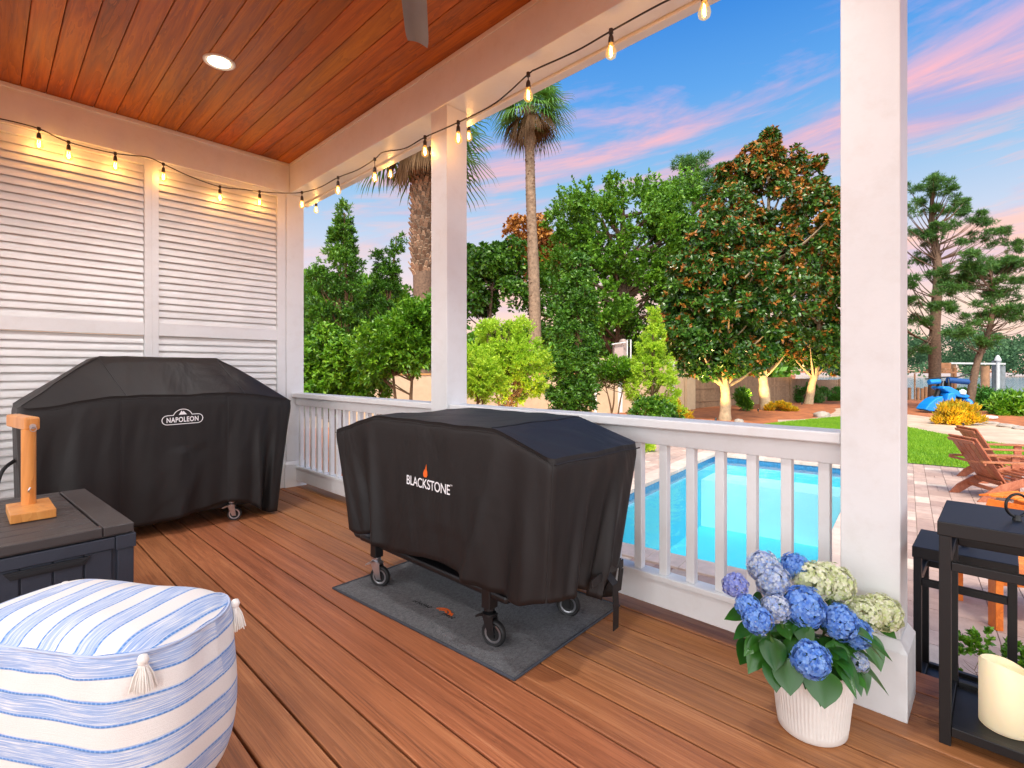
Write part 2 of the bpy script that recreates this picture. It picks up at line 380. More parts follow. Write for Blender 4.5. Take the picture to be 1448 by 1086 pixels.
b = MB(); k = -24
while 0.053 + 0.1425 * k < 2.19:
    x = 0.053 + 0.1425 * k
    cuts = [-4.2, 5.29]
    for ya, yb in zip(cuts, cuts[1:]):
        if yb - ya > 0.3: b.box(x + 0.0015, min(x + 0.141, 2.195), ya + 0.0006, yb - 0.0006, CEIL, CEIL + 0.015)
    k += 1
ceil_o = b.build("ceiling", M_cedar, bevel=0.005); ceil_o['kind'] = 'structure'
o = MB().box(-3.3, 2.75, -4.5, 5.85, CEIL + 0.016, CEIL + 0.22).build("porch_roof", M_gap); o['kind'] = 'structure'

b = MB().box(RX - 0.01, RX + 0.23, -4.2, 5.5, BEAM, CEIL + 0.015)
b.box(RX - 0.022, RX - 0.012, -4.2, WALL_Y - 0.04, CEIL - 0.035, CEIL - 0.002)
b.box(RX + 0.235, RX + 0.30, -4.2, 5.56, BEAM - 0.015, CEIL + 0.014)
tag(b.build("porch_beam", M_white, bevel=0.004), "long white beam over the railing carried by the square columns", "beam")
b = MB().box(-2.6, RX - 0.012, WALL_Y - 0.02, WALL_Y + 0.2, BEAM, CEIL + 0.015)
b.box(-2.6, RX - 0.024, WALL_Y - 0.032, WALL_Y - 0.022, CEIL - 0.035, CEIL - 0.002)
tag(b.build("porch_beam", M_white, bevel=0.004), "white beam over the louvered screen at the end of the porch", "beam")

def column(x, y, label, wy=0.178):
    t = thing("porch_column", label, "column", (x + 0.09, y + wy / 2, 0), 0, "square porch columns")
    MB().box(x, x + 0.18, y, y + wy, 0.268, BEAM - 0.001).build("shaft", M_white, t, bevel=0.004)
    q = MB().box(x - 0.022, x + 0.202, y - 0.022, y + wy + 0.022, 0.0, 0.232)
    e = 0.022
    q.add([(x-e,y-e,.2325),(x+.18+e,y-e,.2325),(x+.18+e,y+wy+e,.2325),(x-e,y+wy+e,.2325),(x-.001,y-.001,.267),(x+.181,y-.001,.267),(x+.181,y+wy+.001,.267),(x-.001,y+wy+.001,.267)],
          [(0,1,5,4),(1,2,6,5),(2,3,7,6),(3,0,4,7),(4,5,6,7)])
    q.build("plinth", M_white, t, bevel=0.003)
    return t
column(RX, 0.258, "white square column beside the potted hydrangea")
column(RX, 2.737, "white square column behind the shorter covered griddle")
column(RX - 0.035, WALL_Y, "white corner column where the louvered screen meets the railing")

def railing(ya, yb, label):
    t = thing("porch_railing", label, "railing", (2.29, (ya + yb) / 2, 0), 0, "white porch railings")
    L = (yb - ya)
    MB().box(2.215, 2.365, ya + .002, yb - .002, 0.925, 0.968).build("hand_rail", M_white, t, bevel=0.006)
    MB().box(2.262, 2.318, ya + .002, yb - .002, 0.842, 0.924).build("upper_rail", M_white, t, bevel=0.003)
    MB().box(2.255, 2.325, ya + .002, yb - .002, 0.066, 0.190).box(2.247, 2.333, ya + .002, yb - .002, 0.1905, 0.216).build("bottom_rail", M_white, t, bevel=0.003)
    n = round(L / 0.134); st = L / n; me = None
    for i in range(n):
        y = ya + st * (i + 0.5)
        if me is None:
            o = MB().box(-.02, .02, -.02, .02, 0.2165, 0.8415).build("baluster", M_white, None, bevel=0.003); o.parent = t; me = o
        else:
            o = me.copy(); COL.objects.link(o); o.parent = t
        o.location = (2.29 - 2.29, y - (ya + yb) / 2, 0)
    return t
railing(0.437, 2.737, "white railing section with the pool showing between its balusters")
railing(2.916, WALL_Y, "white railing section between the corner column and the griddle")

# louvered screen
t = thing("louvered_screen", "white louvered privacy screen standing behind the large covered grill", "screen", (0.5, WALL_Y + 0.05, 0))
ys, ye = WALL_Y + 0.005, WALL_Y + 0.065
stiles = [(-1.06, -0.96), (-0.046, 0.056), (0.966, 1.068), (2.078, 2.160)]
b = MB()
for xa, xb in stiles: b.box(xa, xb, ys, ye, 0.0, BEAM - 0.002)
b.box(1.012, 1.020, ys - 0.003, ys - 0.0005, 0.0, BEAM - 0.003)
for (xa, xb), (xc, xd) in zip(stiles, stiles[1:]):
    b.box(xb + .001, xc - .001, ys + .002, ye, 1.505, 1.607); b.box(xb + .001, xc - .001, ys + .002, ye, 0.02, 0.13); b.box(xb + .001, xc - .001, ys + .002, ye, BEAM - 0.05, BEAM - .003)
b.build("frame", M_white, t, bevel=0.003)
for (xa, xb), (xc, xd) in zip(stiles, stiles[1:]):
    for z0, z1 in ((0.135, 1.50), (1.612, BEAM - 0.055)):
        m = MB(); n = round((z1 - z0) / 0.061); p = (z1 - z0) / n
        for i in range(n):
            zc = z0 + p * (i + 0.5); vs = []; ang = R(66 + random.uniform(-2.5, 2.5)); bow = random.uniform(-0.0025, 0.0025)
            NX = 5
            for j in range(NX):
                x = xb + 0.004 + (xc - xb - 0.008) * j / (NX - 1); sag = bow * math.sin(math.pi * j / (NX - 1))
                for q in range(10):
                    a = 2 * math.pi * q / 10; u = 0.0375 * math.cos(a); v = 0.0062 * math.sin(a)
                    vs.append((x, (ys + ye) / 2 + 0.004 - u * math.cos(ang) - v * math.sin(ang) * 1.0, zc + sag - u * math.sin(ang) * 1.0 + v * math.cos(ang)))
            fs = [(j * 10 + q, j * 10 + (q + 1) % 10, (j + 1) * 10 + (q + 1) % 10, (j + 1) * 10 + q) for j in range(NX - 1) for q in range(10)]
            fs += [tuple(range(10)), tuple((NX - 1) * 10 + q for q in range(10))]
            m.add(vs, fs)
        m.box(xb + .001, xc - .001, ye + 0.012, ye + 0.02, z0, z1)
        m.build("louver_panel", M_slat, t, smooth=50)

# recessed lights, fan
M_lens = emit_mat("lit_lens", (1, 0.78, 0.50, 1), 16)
p0 = atz(310, 87, CEIL)
def recessed(x, y, label):
    t = thing("recessed_light", label, "ceiling light", (x, y, CEIL), 0)
    MB().lathe([(0.098, 0.0), (0.098, -0.006), (0.088, -0.010), (0.070, -0.006), (0.066, 0.0)], (x, y, CEIL), 40).build("trim_ring", M_white, t, smooth=30)
    MB().lathe([(0.0, -0.018), (0.03, -0.0165), (0.055, -0.012), (0.068, -0.006), (0.0685, -0.003)], (x, y, CEIL), 32).build("lens", M_lens, t, smooth=30)
    ld = bpy.data.lights.new("recessed_lamp", 'SPOT'); ld.energy = LAMP_W; ld.spot_size = R(158); ld.spot_blend = 0.7; ld.shadow_soft_size = 0.07; ld.color = (0.975, 0.99, 1.0)
    l = bpy.data.objects.new("recessed_lamp", ld); COL.objects.link(l); l.location = (x, y, CEIL - 0.02)
    return t
LAMP_W = 160
recessed(p0.x, p0.y, "round lit recessed light in the cedar ceiling")
for x, y, lb in ((p0.x, 0.9, "added out-of-view recessed light filling the porch from above the viewer"), (p0.x, -2.0, "added out-of-view recessed light filling the porch from far behind the viewer"),
                 (-1.1, 3.84, "added out-of-view recessed light filling the porch over the end of the louvered screen"), (-1.1, 0.9, "added out-of-view recessed light filling the porch from left of the viewer")):
    recessed(x, y, lb)  # unseen downlights, added to fill the porch with light

hub = Vector((1.235, 1.78, 2.95))
t = thing("ceiling_fan", "grey ceiling fan with one blade reaching into view from above", "fan", hub)
MB().lathe([(0.0, 0.36), (0.07, 0.36), (0.06, 0.31), (0.018, 0.30), (0.018, 0.09), (0.06, 0.085), (0.10, 0.05), (0.10, -0.05), (0.06, -0.08), (0.0, -0.085)], hub, 28).build("motor", M_fan, t, smooth=40)
for i in range(3):
    a = R(51.5 + 120 * i); dx, dy = math.cos(a), math.sin(a); nx, ny = -dy, dx
    vs = []; fs = []
    for j in range(13):
        u = 0.08 + 0.535 * j / 12; wd = 0.038 + 0.022 * min(1, j / 4)
        if j >= 11: wd *= (0.97 if j == 11 else 0.86)
        for q in range(7):
            s_ = -1 + 2 * q / 6
            h_ = 0.016 * s_ - 0.012 * (1 - s_ * s_) * -1
            for dz in (0.004, -0.004): vs.append((hub.x + dx * u + nx * s_ * wd, hub.y + dy * u + ny * s_ * wd, hub.z + h_ + dz))
    for j in range(12):
        for q in range(6):
            A = (j * 7 + q) * 2; B = A + 2; C_ = A + 14; D = C_ + 2
            fs += [(A, B, D, C_), (A + 1, C_ + 1, D + 1, B + 1)]
    for j in range(12):
        for q in (0, 6):
            A = (j * 7 + q) * 2; C_ = A + 14; fs.append((A, C_, C_ + 1, A + 1))
    for j in (0, 12): fs += [((j*7+q)*2, (j*7+q)*2+2, (j*7+q)*2+3, (j*7+q)*2+1) for q in range(6)]
    MB().add(vs, fs).build("blade", M_fan, t, smooth=40)

# string lights
M_cable = mat("black_cable", S(38, 34, 32), 0.6)
M_socket = mat("bulb_socket", S(52, 40, 28), 0.45)
M_fil = emit_mat("glowing_filament", (1, 0.48, 0.12, 1), 26)
mg = bpy.data.materials.new("amber_bulb_glass"); mg.use_nodes = True; q = NT(mg.node_tree)
for n in list(mg.node_tree.nodes): mg.node_tree.nodes.remove(n)
outn = q.node('ShaderNodeOutputMaterial'); tr = q.node('ShaderNodeBsdfTransparent', {'Color': (1, 0.88, 0.62, 1)}); gl = q.node('ShaderNodeBsdfGlossy', {'Roughness': 0.05})
em = q.node('ShaderNodeEmission', {'Color': (1, 0.55, 0.16, 1), 'Strength': 0.28})
m1 = q.node('ShaderNodeMixShader', {0: 0.10}); q.l.new(tr.outputs[0], m1.inputs[1]); q.l.new(gl.outputs[0], m1.inputs[2])
a1 = q.node('ShaderNodeAddShader'); q.l.new(m1.outputs[0], a1.inputs[0]); q.l.new(em.outputs[0], a1.inputs[1]); q.l.new(a1.outputs[0], outn.inputs[0])

def bulb_at(t, p, drop):
    """socket with glass bulb hanging drop metres below the cable point p"""
    p = Vector(p)
    s = MB().tube([p, p + Vector((0, 0, -drop))], 0.0035, 6).lathe([(0.0, 0.012), (0.011, 0.010), (0.012, -0.012), (0.0, -0.014)], p, 10)
    c = p + Vector((0, 0, -drop))
    s.lathe([(0.0, 0.004), (0.008, 0.0), (0.0125, -0.012), (0.0145, -0.04), (0.0135, -0.042), (0.0, -0.042)], c, 14)
    so = s.build("socket", M_socket, t, smooth=40)
    g = c + Vector((0, 0, -0.042))
    MB().lathe([(0.010, 0.0), (0.014, -0.012), (0.024, -0.034), (0.0275, -0.050), (0.024, -0.066), (0.012, -0.076), (0.0, -0.079)], g, 18).build("bulb", mg, so, smooth=60)
    f = MB().tube([g + Vector((-.006, 0, -.012)), g + Vector((-.009, 0, -.045)), g + Vector((-.004, .004, -.056)), g + Vector((.004, -.004, -.056)), g + Vector((.009, 0, -.045)), g + Vector((.006, 0, -.012))], 0.0026, 5)
    f.build("filament", M_fil, so, smooth=60)
    ld = bpy.data.lights.new("bulb_glow", 'POINT'); ld.energy = BULB_W; ld.color = (1, 0.52, 0.17); ld.shadow_soft_size = 0.010
    l = bpy.data.objects.new("bulb_glow", ld); COL.objects.link(l); l.location = g + Vector((0, 0, -0.043))
BULB_W = 1.7
def smoothpath(pts, n=8):
    pts = [Vector(p) for p in pts]; out = []
    for i in range(len(pts) - 1):
        p0_, p1, p2, p3 = pts[max(i - 1, 0)], pts[i], pts[i + 1], pts[min(i + 2, len(pts) - 1)]
        for j in range(n):
            u = j / n
            out.append(0.5 * ((2 * p1) + (-p0_ + p2) * u + (2 * p0_ - 5 * p1 + 4 * p2 - p3) * u * u + (-p0_ + 3 * p1 - 3 * p2 + p3) * u ** 3))
    return out + [pts[-1]]
WY = WALL_Y - 0.06
t = thing("string_lights", "strand of glowing amber bulbs along the louvered screen and inner beam edge", "string lights", (1.2, WALL_Y - 0.05, BEAM))
wallp = [(-60, 160), (0, 168), (55, 182), (97, 201), (163, 217), (207, 222), (231, 232), (270, 250), (311, 264), (345, 268), (367, 271), (398, 273)]
beamp = [(427, 272), (452, 265), (478, 251), (506, 240), (530, 225), (542, 215), (572, 210), (601, 194), (648, 173), (700, 146), (747, 105), (760, 97), (815, 72), (864, 44), (935, 5), (996, -24), (1080, -82)]
pts = [aty(x, y, WY) for x, y in wallp] + [atx(x, y, RX - 0.035) for x, y in beamp]
MB().tube(smoothpath(pts, 6), 0.0045, 6).build("cable", M_cable, t, smooth=60)
for x, y, yb in ((55, 182, 202), (97, 201, 216), (163, 217, 232), (231, 232, 249), (311, 264, 277), (367, 271, 284)):
    c = aty(x, y, WY); bulb_at(t, c, max(0.02, (aty(x, yb, WY) - c).length * 1.0 - 0.075))
for x, y, yb in ((427, 272, 290), (478, 251, 270), (530, 225, 252), (601, 194, 212), (648, 173, 192), (747, 105, 136), (864, 44, 74), (996, -24, 17)):
    c = atx(x, y, RX - 0.035); bulb_at(t, c, max(0.02, (c - atx(x, yb, RX - 0.035)).length - 0.088))
t = thing("string_lights", "strand of glowing bulbs hung outside along the beam's outer edge", "string lights", (2.53, 4.5, BEAM - 0.03))
outp = [(447, 276), (552, 229), (663, 172)]
pts = []
OX = RX + 0.32
zz = BEAM + 0.03
oy = [(atx(x, y, OX).y) for x, y in outp]
for i, y in enumerate([5.5] + oy + [1.0]):
    pts.append((OX, y, zz + (0.0)))
MB().tube(smoothpath(pts, 6), 0.0045, 6).build("cable", M_cable, t, smooth=60)
for (x, y), yb, yy in zip(outp, (291, 243, 190), oy):
    c = Vector((OX, yy, zz)); bulb_at(t, c, max(0.02, zz - atx(x, yb, OX).z - 0.09))

# ------------------------------------------------------------------ draped covers
def rrect(x0, x1, y0, y1, r, n):
    """n points evenly round a rounded rectangle, with outward normals; starts at the middle of the y0 side, counter-clockwise"""
    segs = []; P = []
    def arc(cx, cy, a0):
        for i in range(9): a = a0 + math.pi / 2 * i / 8; P.append(((cx + r * math.cos(a)), (cy + r * math.sin(a)), math.cos(a), math.sin(a)))
    arc(x1 - r, y0 + r, -math.pi / 2); arc(x1 - r, y1 - r, 0); arc(x0 + r, y1 - r, math.pi / 2); arc(x0 + r, y0 + r, math.pi)
    P.append(P[0])
    d = [0]
    for a, c in zip(P, P[1:]): d.append(d[-1] + math.hypot(c[0] - a[0], c[1] - a[1]))
    out = []; j = 0
    for i in range(n):
        s = d[-1] * i / n
        while d[j + 1] < s: j += 1
        u = (s - d[j]) / max(1e-9, d[j + 1] - d[j]); a, c = P[j], P[j + 1]
        q = [a[k] + (c[k] - a[k]) * u for k in range(4)]; l = math.hypot(q[2], q[3]); out.append((q[0], q[1], q[2] / l, q[3] / l, s))
    return out
def drape(bounds, r, H, hem, shift, taper=lambda x, y, u: (0, 0), n=260, rows=26, rings=(0.988, 0.97, 0.945, 0.91, 0.87, 0.83, 0.79, 0.75, 0.71, 0.67, 0.63, 0.59, 0.54, 0.48, 0.4, 0.3, 0.2, 0.1, 0.03)):
    x0, x1, y0, y1 = bounds; B = rrect(x0, x1, y0, y1, r, n); cx, cy = (x0 + x1) / 2, (y0 + y1) / 2
    # inner rings shrink by a fixed inset so corners stay square
    m = MB(); vs = []
    for k in rings[::-1]:
        for x, y, nx, ny, s in B:
            px, py = cx + (x - cx) * k, cy + (y - cy) * k; vs.append((px, py, H(px, py)))
    def side(x, y, nx, ny, s, u):
        zt = H(x, y) - 0.014; z = zt + (hem(x, y) - zt) * u; q = shift(x, y, nx, ny, s, u); tx, ty = taper(x, y, u)
        return (x + nx * q + tx, y + ny * q + ty, z)
    for i in range(rows + 1):
        u = (i / rows) ** 1.15
        for x, y, nx, ny, s in B: vs.append(side(x, y, nx, ny, s, u))
    nr = len(rings) + rows + 1
    fs = [(i * n + k, i * n + (k + 1) % n, (i + 1) * n + (k + 1) % n, (i + 1) * n + k) for i in range(nr - 1) for k in range(n)]
    fs.append(tuple(range(n)))
    m.add(vs, fs)
    return m, side, B
def sm(a, b_, x): 
    u = min(1, max(0, (x - a) / (b_ - a))); return u * u * (3 - 2 * u)
def gauss(x, c, w_): return math.exp(-((x - c) / w_) ** 2)
def wob(x, y, s=1.0): return (math.sin(7.1 * x * s + 3.3 * y * s) + math.sin(-5.3 * x * s + 8.7 * y * s + 1.3) + 0.6 * math.sin(15 * x * s + 11 * y * s + 0.5)) / 2.6

def caster(name, t, x, y, ztop, rot, fork_mat, rw=0.058):
    """swivel caster: fork with the wheel and its pale rim as sub-parts"""
    c, s = math.cos(rot), math.sin(rot); ox = 0.022
    def L(u, v, z): return (x + c * u - s * v, y + s * u + c * v, z)
    m = MB()
    m.lathe([(0.0, ztop), (0.024, ztop), (0.024, ztop - 0.008), (0.016, ztop - 0.02), (0.03, ztop - 0.022), (0.03, ztop - 0.032), (0, ztop - 0.034)], (x, y, 0), 16)
    for sv in (-1, 1):
        m.prism([(-0.026, ztop - 0.03), (0.026, ztop - 0.03), (ox + 0.014, rw - 0.012), (ox - 0.014, rw - 0.012)], L(0, sv * 0.021 - 0.002, 0), (c, s, 0), (0, 0, 1), Vector(L(0, 0.004, 0)) - Vector(L(0, 0, 0)))
    m.prism([(-0.03, ztop - 0.034), (0.03, ztop - 0.034), (0.03, ztop - 0.028), (-0.03, ztop - 0.028)], L(0, -0.023, 0), (c, s, 0), (0, 0, 1), Vector(L(0, 0.046, 0)) - Vector(L(0, 0, 0)))
    m.prism([(-0.03, ztop - 0.03), (-0.066, ztop - 0.046), (-0.066, ztop - 0.054), (-0.03, ztop - 0.04)], L(0, -0.012, 0), (c, s, 0), (0, 0, 1), Vector(L(0, 0.024, 0)) - Vector(L(0, 0, 0)))
    f = m.build("caster", fork_mat, t, smooth=30)
    def wheel(prof):
        mm = MB(); mm.lathe([(r_, z_) for r_, z_ in prof], (0, 0, 0), 30, 'Y')
        mm.v = [L(ox + p[0], p[1], rw + p[2]) for p in mm.v]; return mm
    wheel([(0.040, -0.011), (0.050, -0.0145), (rw - 0.003, -0.012), (rw, -0.006), (rw, 0.006), (rw - 0.003, 0.012), (0.050, 0.0145), (0.040, 0.011)]).build("wheel", M_rubber, f, smooth=40)
    wheel([(0.0, -0.019), (0.008, -0.019), (0.009, -0.010), (0.026, -0.008), (0.034, -0.0125), (0.0405, -0.012), (0.0405, 0.012), (0.034, 0.0125), (0.026, 0.008), (0.009, 0.010), (0.008, 0.019), (0, 0.019)]).build("rim", M_chrome, f, smooth=40)

def ring_tube(side, B, u, i0, i1, r_=0.0035, step=1, out=0.002):
    pts = []
    n = len(B)
    for i in range(i0, i1 + 1, step):
        x, y, nx, ny, s = B[i % n]; p = side(x, y, nx, ny, s, u); pts.append((p[0] + nx * out, p[1] + ny * out, p[2]))
    return pts

# ---- large grill under its cover
GX0, GX1, GY0, GY1 = 0.14, 1.86, 4.40, 5.14
def Hg(x, y):
    e = 0.955 + 0.065 * (sm(0.18, 0.66, x) - sm(1.42, 1.84, x))
    f = 1.305 + 0.006 * wob(x, y, 1.5)
    lf = 0.955 + 0.36 * (x - GX0) / (0.575 - GX0); rt = 0.925 + 0.39 * (GX1 - x) / (GX1 - 1.335)
    fr = e + 0.0 + (1.305 - e) * min(1.3, max(0, (y - GY0) / 0.27)); bk = e + (1.305 - e) * min(1.3, max(0, (GY1 - y) / 0.24))
    v = [f, lf, rt, fr, bk]; kk = 170.0
    z = -math.log(sum(math.exp(-kk * q) for q in v)) / kk
    return z + 0.006 * wob(x, y, 2.2) * (1 if z < 1.27 else 0.3)
def hemg(x, y):
    z = 0.115 + 0.02 * math.sin(x * 6.0) - 0.075 * sm(1.45, 1.80, x) + 0.03 * gauss(x, 1.36, 0.13)
    return z if y < 4.9 else 0.08
def shg(x, y, nx, ny, s, u):
    q = 0.0
    if ny < -0.5:
        flat = 1 - sm(0.80, 0.90, x) * (1 - sm(1.2, 1.3, x)) * 0.9 * (1 if u < 0.45 else 0)
        q += flat * u * (0.014 * math.sin(x * 13 + 0.6 + u * 1.2) + 0.008 * math.sin(x * 31 + u * 2)) 
        q += 0.045 * u * gauss(x - 0.07 * u, 1.56, 0.045) - 0.04 * u * gauss(x - 0.08 * u, 1.66, 0.045) + 0.03 * u * gauss(x - 0.02 * u, 1.74, 0.03) + 0.022 * gauss(x + 0.25 * u, 1.28, 0.05) * sm(0.35, 1, u)
        q += 0.02 * gauss(x, 0.45, 0.08) * u - 0.012 * gauss(x, 0.30, 0.07) * sm(0.1, 0.5, u)
        q -= 0.004 * (gauss(x, 0.665, 0.006) + gauss(x, 1.345, 0.006))
        q += 0.0015 * math.sin(x * 70 + u * 9) * sm(0.0, 0.25, u) * (1 - sm(0.3, 0.6, u)) * flat
    if nx > 0.5: q += 0.012 * u * math.sin(y * 22)
    if nx < -0.5: q += 0.012 * u * math.sin(y * 22)
    q -= 0.01 * math.exp(-u * 40)
    return q
t = thing("covered_grill", "large barbecue grill under a peaked black cover against the louvered screen", "grill", (1.0, 4.77, 0))
m, sideg, Bg = drape((GX0, GX1, GY0, GY1), 0.05, Hg, hemg, shg, lambda x, y, u: (-0.135 * u ** 0.9 * sm(1.45, 1.86, x) + 0.03 * u * (1 - sm(0.14, 0.5, x)), 0.0), n=420, rows=34)
cov = m.build("cover", M_cover, t, smooth=45)
so = cov.modifiers.new("solidify", 'SOLIDIFY'); so.thickness = 0.003; so.offset = -1
def fronty(x, z):
    zt = Hg(x, GY0) - 0.014; u = (zt - z) / (zt - hemg(x, GY0)); u = min(1, max(0, u))
    return sideg(x, GY0, 0, -1, 0, u)[1]
pm = MB()
for xs in (0.665, 1.345):
    pm.tube([(xs, fronty(xs, z) - 0.001, z) for z in np.linspace(hemg(xs, GY0) + 0.005, Hg(xs, GY0) - 0.03, 24)], 0.003, 5)
pm.tube([(x, GY0 - 0.001, Hg(x, GY0) - 0.016) for x in np.linspace(0.30, 1.80, 60)], 0.0022, 5)
for xa, ya, xb, yb in ((0.575, 4.66, 0.70, GY0), (1.335, 4.66, 1.47, GY0), (1.335, 4.66, 1.845, GY0 + 0.02), (0.575, 4.66, 0.17, GY0 + 0.02)):
    pm.tube([(xa + (xb - xa) * u, ya + (yb - ya) * u, Hg(xa + (xb - xa) * u, ya + (yb - ya) * u) + 0.0015) for u in np.linspace(0, 1, 22)], 0.003, 5)
pm.build("piping", M_piping, cov, smooth=60)
# badge: outlined plate, small mountain, lettering
lx0, lx1 = 0.905, 1.165; lz = 0.838; tilt = 0.02
def badge(poly, dy):
    return [(x, fronty(x, z + tilt * (x - 1.03)) - dy, z + tilt * (x - 1.03)) for x, z in poly]
def outline(grow):
    hh = 0.032 + grow; P = []
    a0 = lx0 + 0.032; a1 = lx1 - 0.032; c = (lx0 + lx1) / 2; rd = 0.062 + grow
    for i in range(9): a = math.pi / 2 + math.pi * i / 8; P.append((a0 + hh * math.cos(a), lz + hh * math.sin(a)))
    for i in range(9): a = -math.pi / 2 + math.pi * i / 8; P.append((a1 + hh * math.cos(a), lz + hh * math.sin(a)))
    th = math.asin(min(0.98, (hh - 0.012) / rd))
    for i in range(13): a = th + (math.pi - 2 * th) * i / 12; P.append((c + rd * math.cos(a), lz + 0.012 + rd * math.sin(a)))
    return P
def flat_poly(poly, dy): 
    v = badge(poly, dy); return v
A_, B_ = outline(0.004), outline(-0.001)
n = len(A_); bm_ = MB(); bm_.add(badge(A_, 0.003) + badge(B_, 0.003), [(i, (i + 1) % n, n + (i + 1) % n, n + i) for i in range(n)])
vs, fs = text_polys("NAPOLEON", 0.050, space=1.08, bold=0.0012)
xm = max(v[0] for v in vs); sc = 0.205 / (2 * xm)
bm_.add(badge([(1.035 + v[0] * sc, lz - 0.018 + v[1] * 1.02) for v in vs], 0.003), fs)
for tri in ([(-.026, .035), (.026, .035), (.008, .058), (.0, .048), (-.008, .066)], [(-.004, .05), (.012, .05), (.004, .062)]):
    bm_.add(badge([(1.035 + x, lz + z) for x, z in tri], 0.003), [tuple(range(len(tri)))])
bm_.build("badge", M_txtw, cov)
MB().box(0.40, 1.70, 4.50, 5.0, 0.10, 0.88).build("cabinet", M_blackmetal, t, bevel=0.01)
caster("caster", t, 1.39, 4.47, 0.15, R(-30), M_chrome, 0.05)
caster("caster", t, 0.40, 4.47, 0.15, R(190), M_blackmetal, 0.05)
caster("caster", t, 1.62, 4.95, 0.15, R(190), M_blackmetal, 0.05)
MB().tube(smoothpath([(0.15, 4.62, 0.62), (0.085, 4.55, 0.56), (0.06, 4.52, 0.40), (0.10, 4.53, 0.22), (0.17, 4.56, 0.18)], 6), 0.011, 6).build("strap", M_piping, t, smooth=60)

# ---- griddle under its cover
QX0, QX1, QY0, QY1 = 1.455, 2.075, 1.19, 2.885
def Hq(x, y):
    top = 0.962 + 0.012 * (x - QX0) / (QX1 - QX0) + 0.004 * wob(x, y, 1.4)
    rt = 0.868 + 0.30 * (y - QY0); lf = 0.840 + 0.268 * (QY1 - y)
    v = [top, rt, lf]; kk = 260.0
    return -math.log(sum(math.exp(-kk * q) for q in v)) / kk + 0.003 * wob(x, y, 3)
def hemq(x, y):
    z = 0.298 + 0.02 * math.sin(y * 7 + 1.1) - 0.028 * gauss(y, 2.75, 0.12)
    if x > 1.6: z = 0.30 - 0.10 * (x - 1.6) / 0.5
    z += 0.03 * gauss(y, QY0, 0.12) * (1 if x < 1.8 else 0)
    return z
def shq(x, y, nx, ny, s, u):
    q = 0.0
    if nx < -0.5:
        fl = 0.15 if (1.70 < y < 2.15 and u < 0.75) else 1.0
        q += u * 0.006 * math.sin(y * 9 + 0.7) * fl
        q += u * (0.042 * gauss(y + 0.10 * u, 2.50, 0.05) - 0.04 * gauss(y + 0.05 * u, 2.62, 0.06) + 0.044 * gauss(y - 0.20 * u, 1.46, 0.05) - 0.036 * gauss(y - 0.10 * u, 1.37, 0.05) + 0.02 * gauss(y - 0.02 * u, 1.30, 0.04))
        q += 0.012 * gauss(y, 2.82, 0.05) * u + 0.0015 * math.sin(y * 46 + u * 7) * u
    if nx > 0.5: q += 0.01 * math.sin(y * 16) * u
    if ny < -0.5: q += u * (0.045 * gauss(x + 0.12 * u, 1.70, 0.035) - 0.045 * gauss(x + 0.12 * u, 1.78, 0.045) + 0.05 * gauss(x, 1.95 - 0.08 * u, 0.04) - 0.035 * gauss(x, 1.88 - 0.06 * u, 0.035) + 0.02 * gauss(x + 0.06 * u, 1.58, 0.03)) - 0.05 * sm(0.75, 1, u) * sm(1.75, 2.0, x)
    q -= 0.008 * math.exp(-u * 40)
    return q
t = thing("covered_griddle", "wheeled flat-top griddle under a fitted black cover on the charcoal mat", "griddle", (1.78, 2.05, 0))
m, sideq, Bq = drape((QX0, QX1, QY0, QY1), 0.03, Hq, hemq, shq, lambda x, y, u: (-0.15 * u * sm(1.62, 2.085, x), -0.19 * u ** 0.85 * sm(2.35, 2.885, y) + 0.035 * u * (1 - sm(1.175, 1.6, y))), n=400, rows=30)
cov = m.build("cover", M_cover, t, smooth=45)
so = cov.modifiers.new("solidify", 'SOLIDIFY'); so.thickness = 0.003; so.offset = -1
def frontx(y, z):
    zt = Hq(QX0, y) - 0.014; u = min(1, max(0, (zt - z) / (zt - hemq(QX0, y)))); return sideq(QX0, y, -1, 0, 0, u)[0]
pm = MB()
pm.tube([(QX0 - 0.001, y, Hq(QX0, y) - 0.016) for y in np.linspace(1.20, 2.86, 60)], 0.0022, 5)
pm.tube([(QX0 - 0.001 + 0.003, y, frontx(y, 0) * 0 + Hq(QX0, y) - 0.075) for y in np.linspace(1.55, 2.46, 40)], 0.0018, 4)
for i in (sorted(range(len(Bq)), key=lambda i: (Bq[i][0] - QX0) ** 2 + (Bq[i][1] - QY0) ** 2)[0],):
    x, y, nx, ny, s = Bq[i]; pm.tube([Vector(sideq(x, y, nx, ny, s, u)) + Vector((nx, ny, 0)) * 0.001 for u in np.linspace(0, 1, 20)], 0.0032, 5)
for yy in (1.53,):
    pm.tube([(x, yy, Hq(x, yy) + 0.001) for x in np.linspace(QX0 + 0.01, QX1 - 0.01, 20)], 0.0028, 5)
pm.tube([(x, QY0 - 0.001, Hq(x, QY0) - 0.016) for x in np.linspace(QX0 + 0.01, QX1 - 0.01, 24)], 0.0032, 5)
pm.build("piping", M_piping, cov, smooth=60)
vs, fs = text_polys("BLACKSTONE", 0.075, space=0.95, bold=0.0006)
xm = max(v[0] for v in vs); cy_l, cz_l, half = 1.955, 0.662, 0.168
sc = half / xm
def onfront(y, z): return (frontx(y, z) - 0.0025, y, z)
bm_ = MB(); bm_.add([onfront(cy_l - v[0] * sc, cz_l - 0.020 + v[1] * 0.86) for v in vs], fs)
vs, fs = text_polys("TM", 0.012); bm_.add([onfront(cy_l - 0.178 - v[0], cz_l + 0.020 + v[1]) for v in vs], fs)
lo = bm_.build("lettering", M_txtw, cov)
fl = MB()
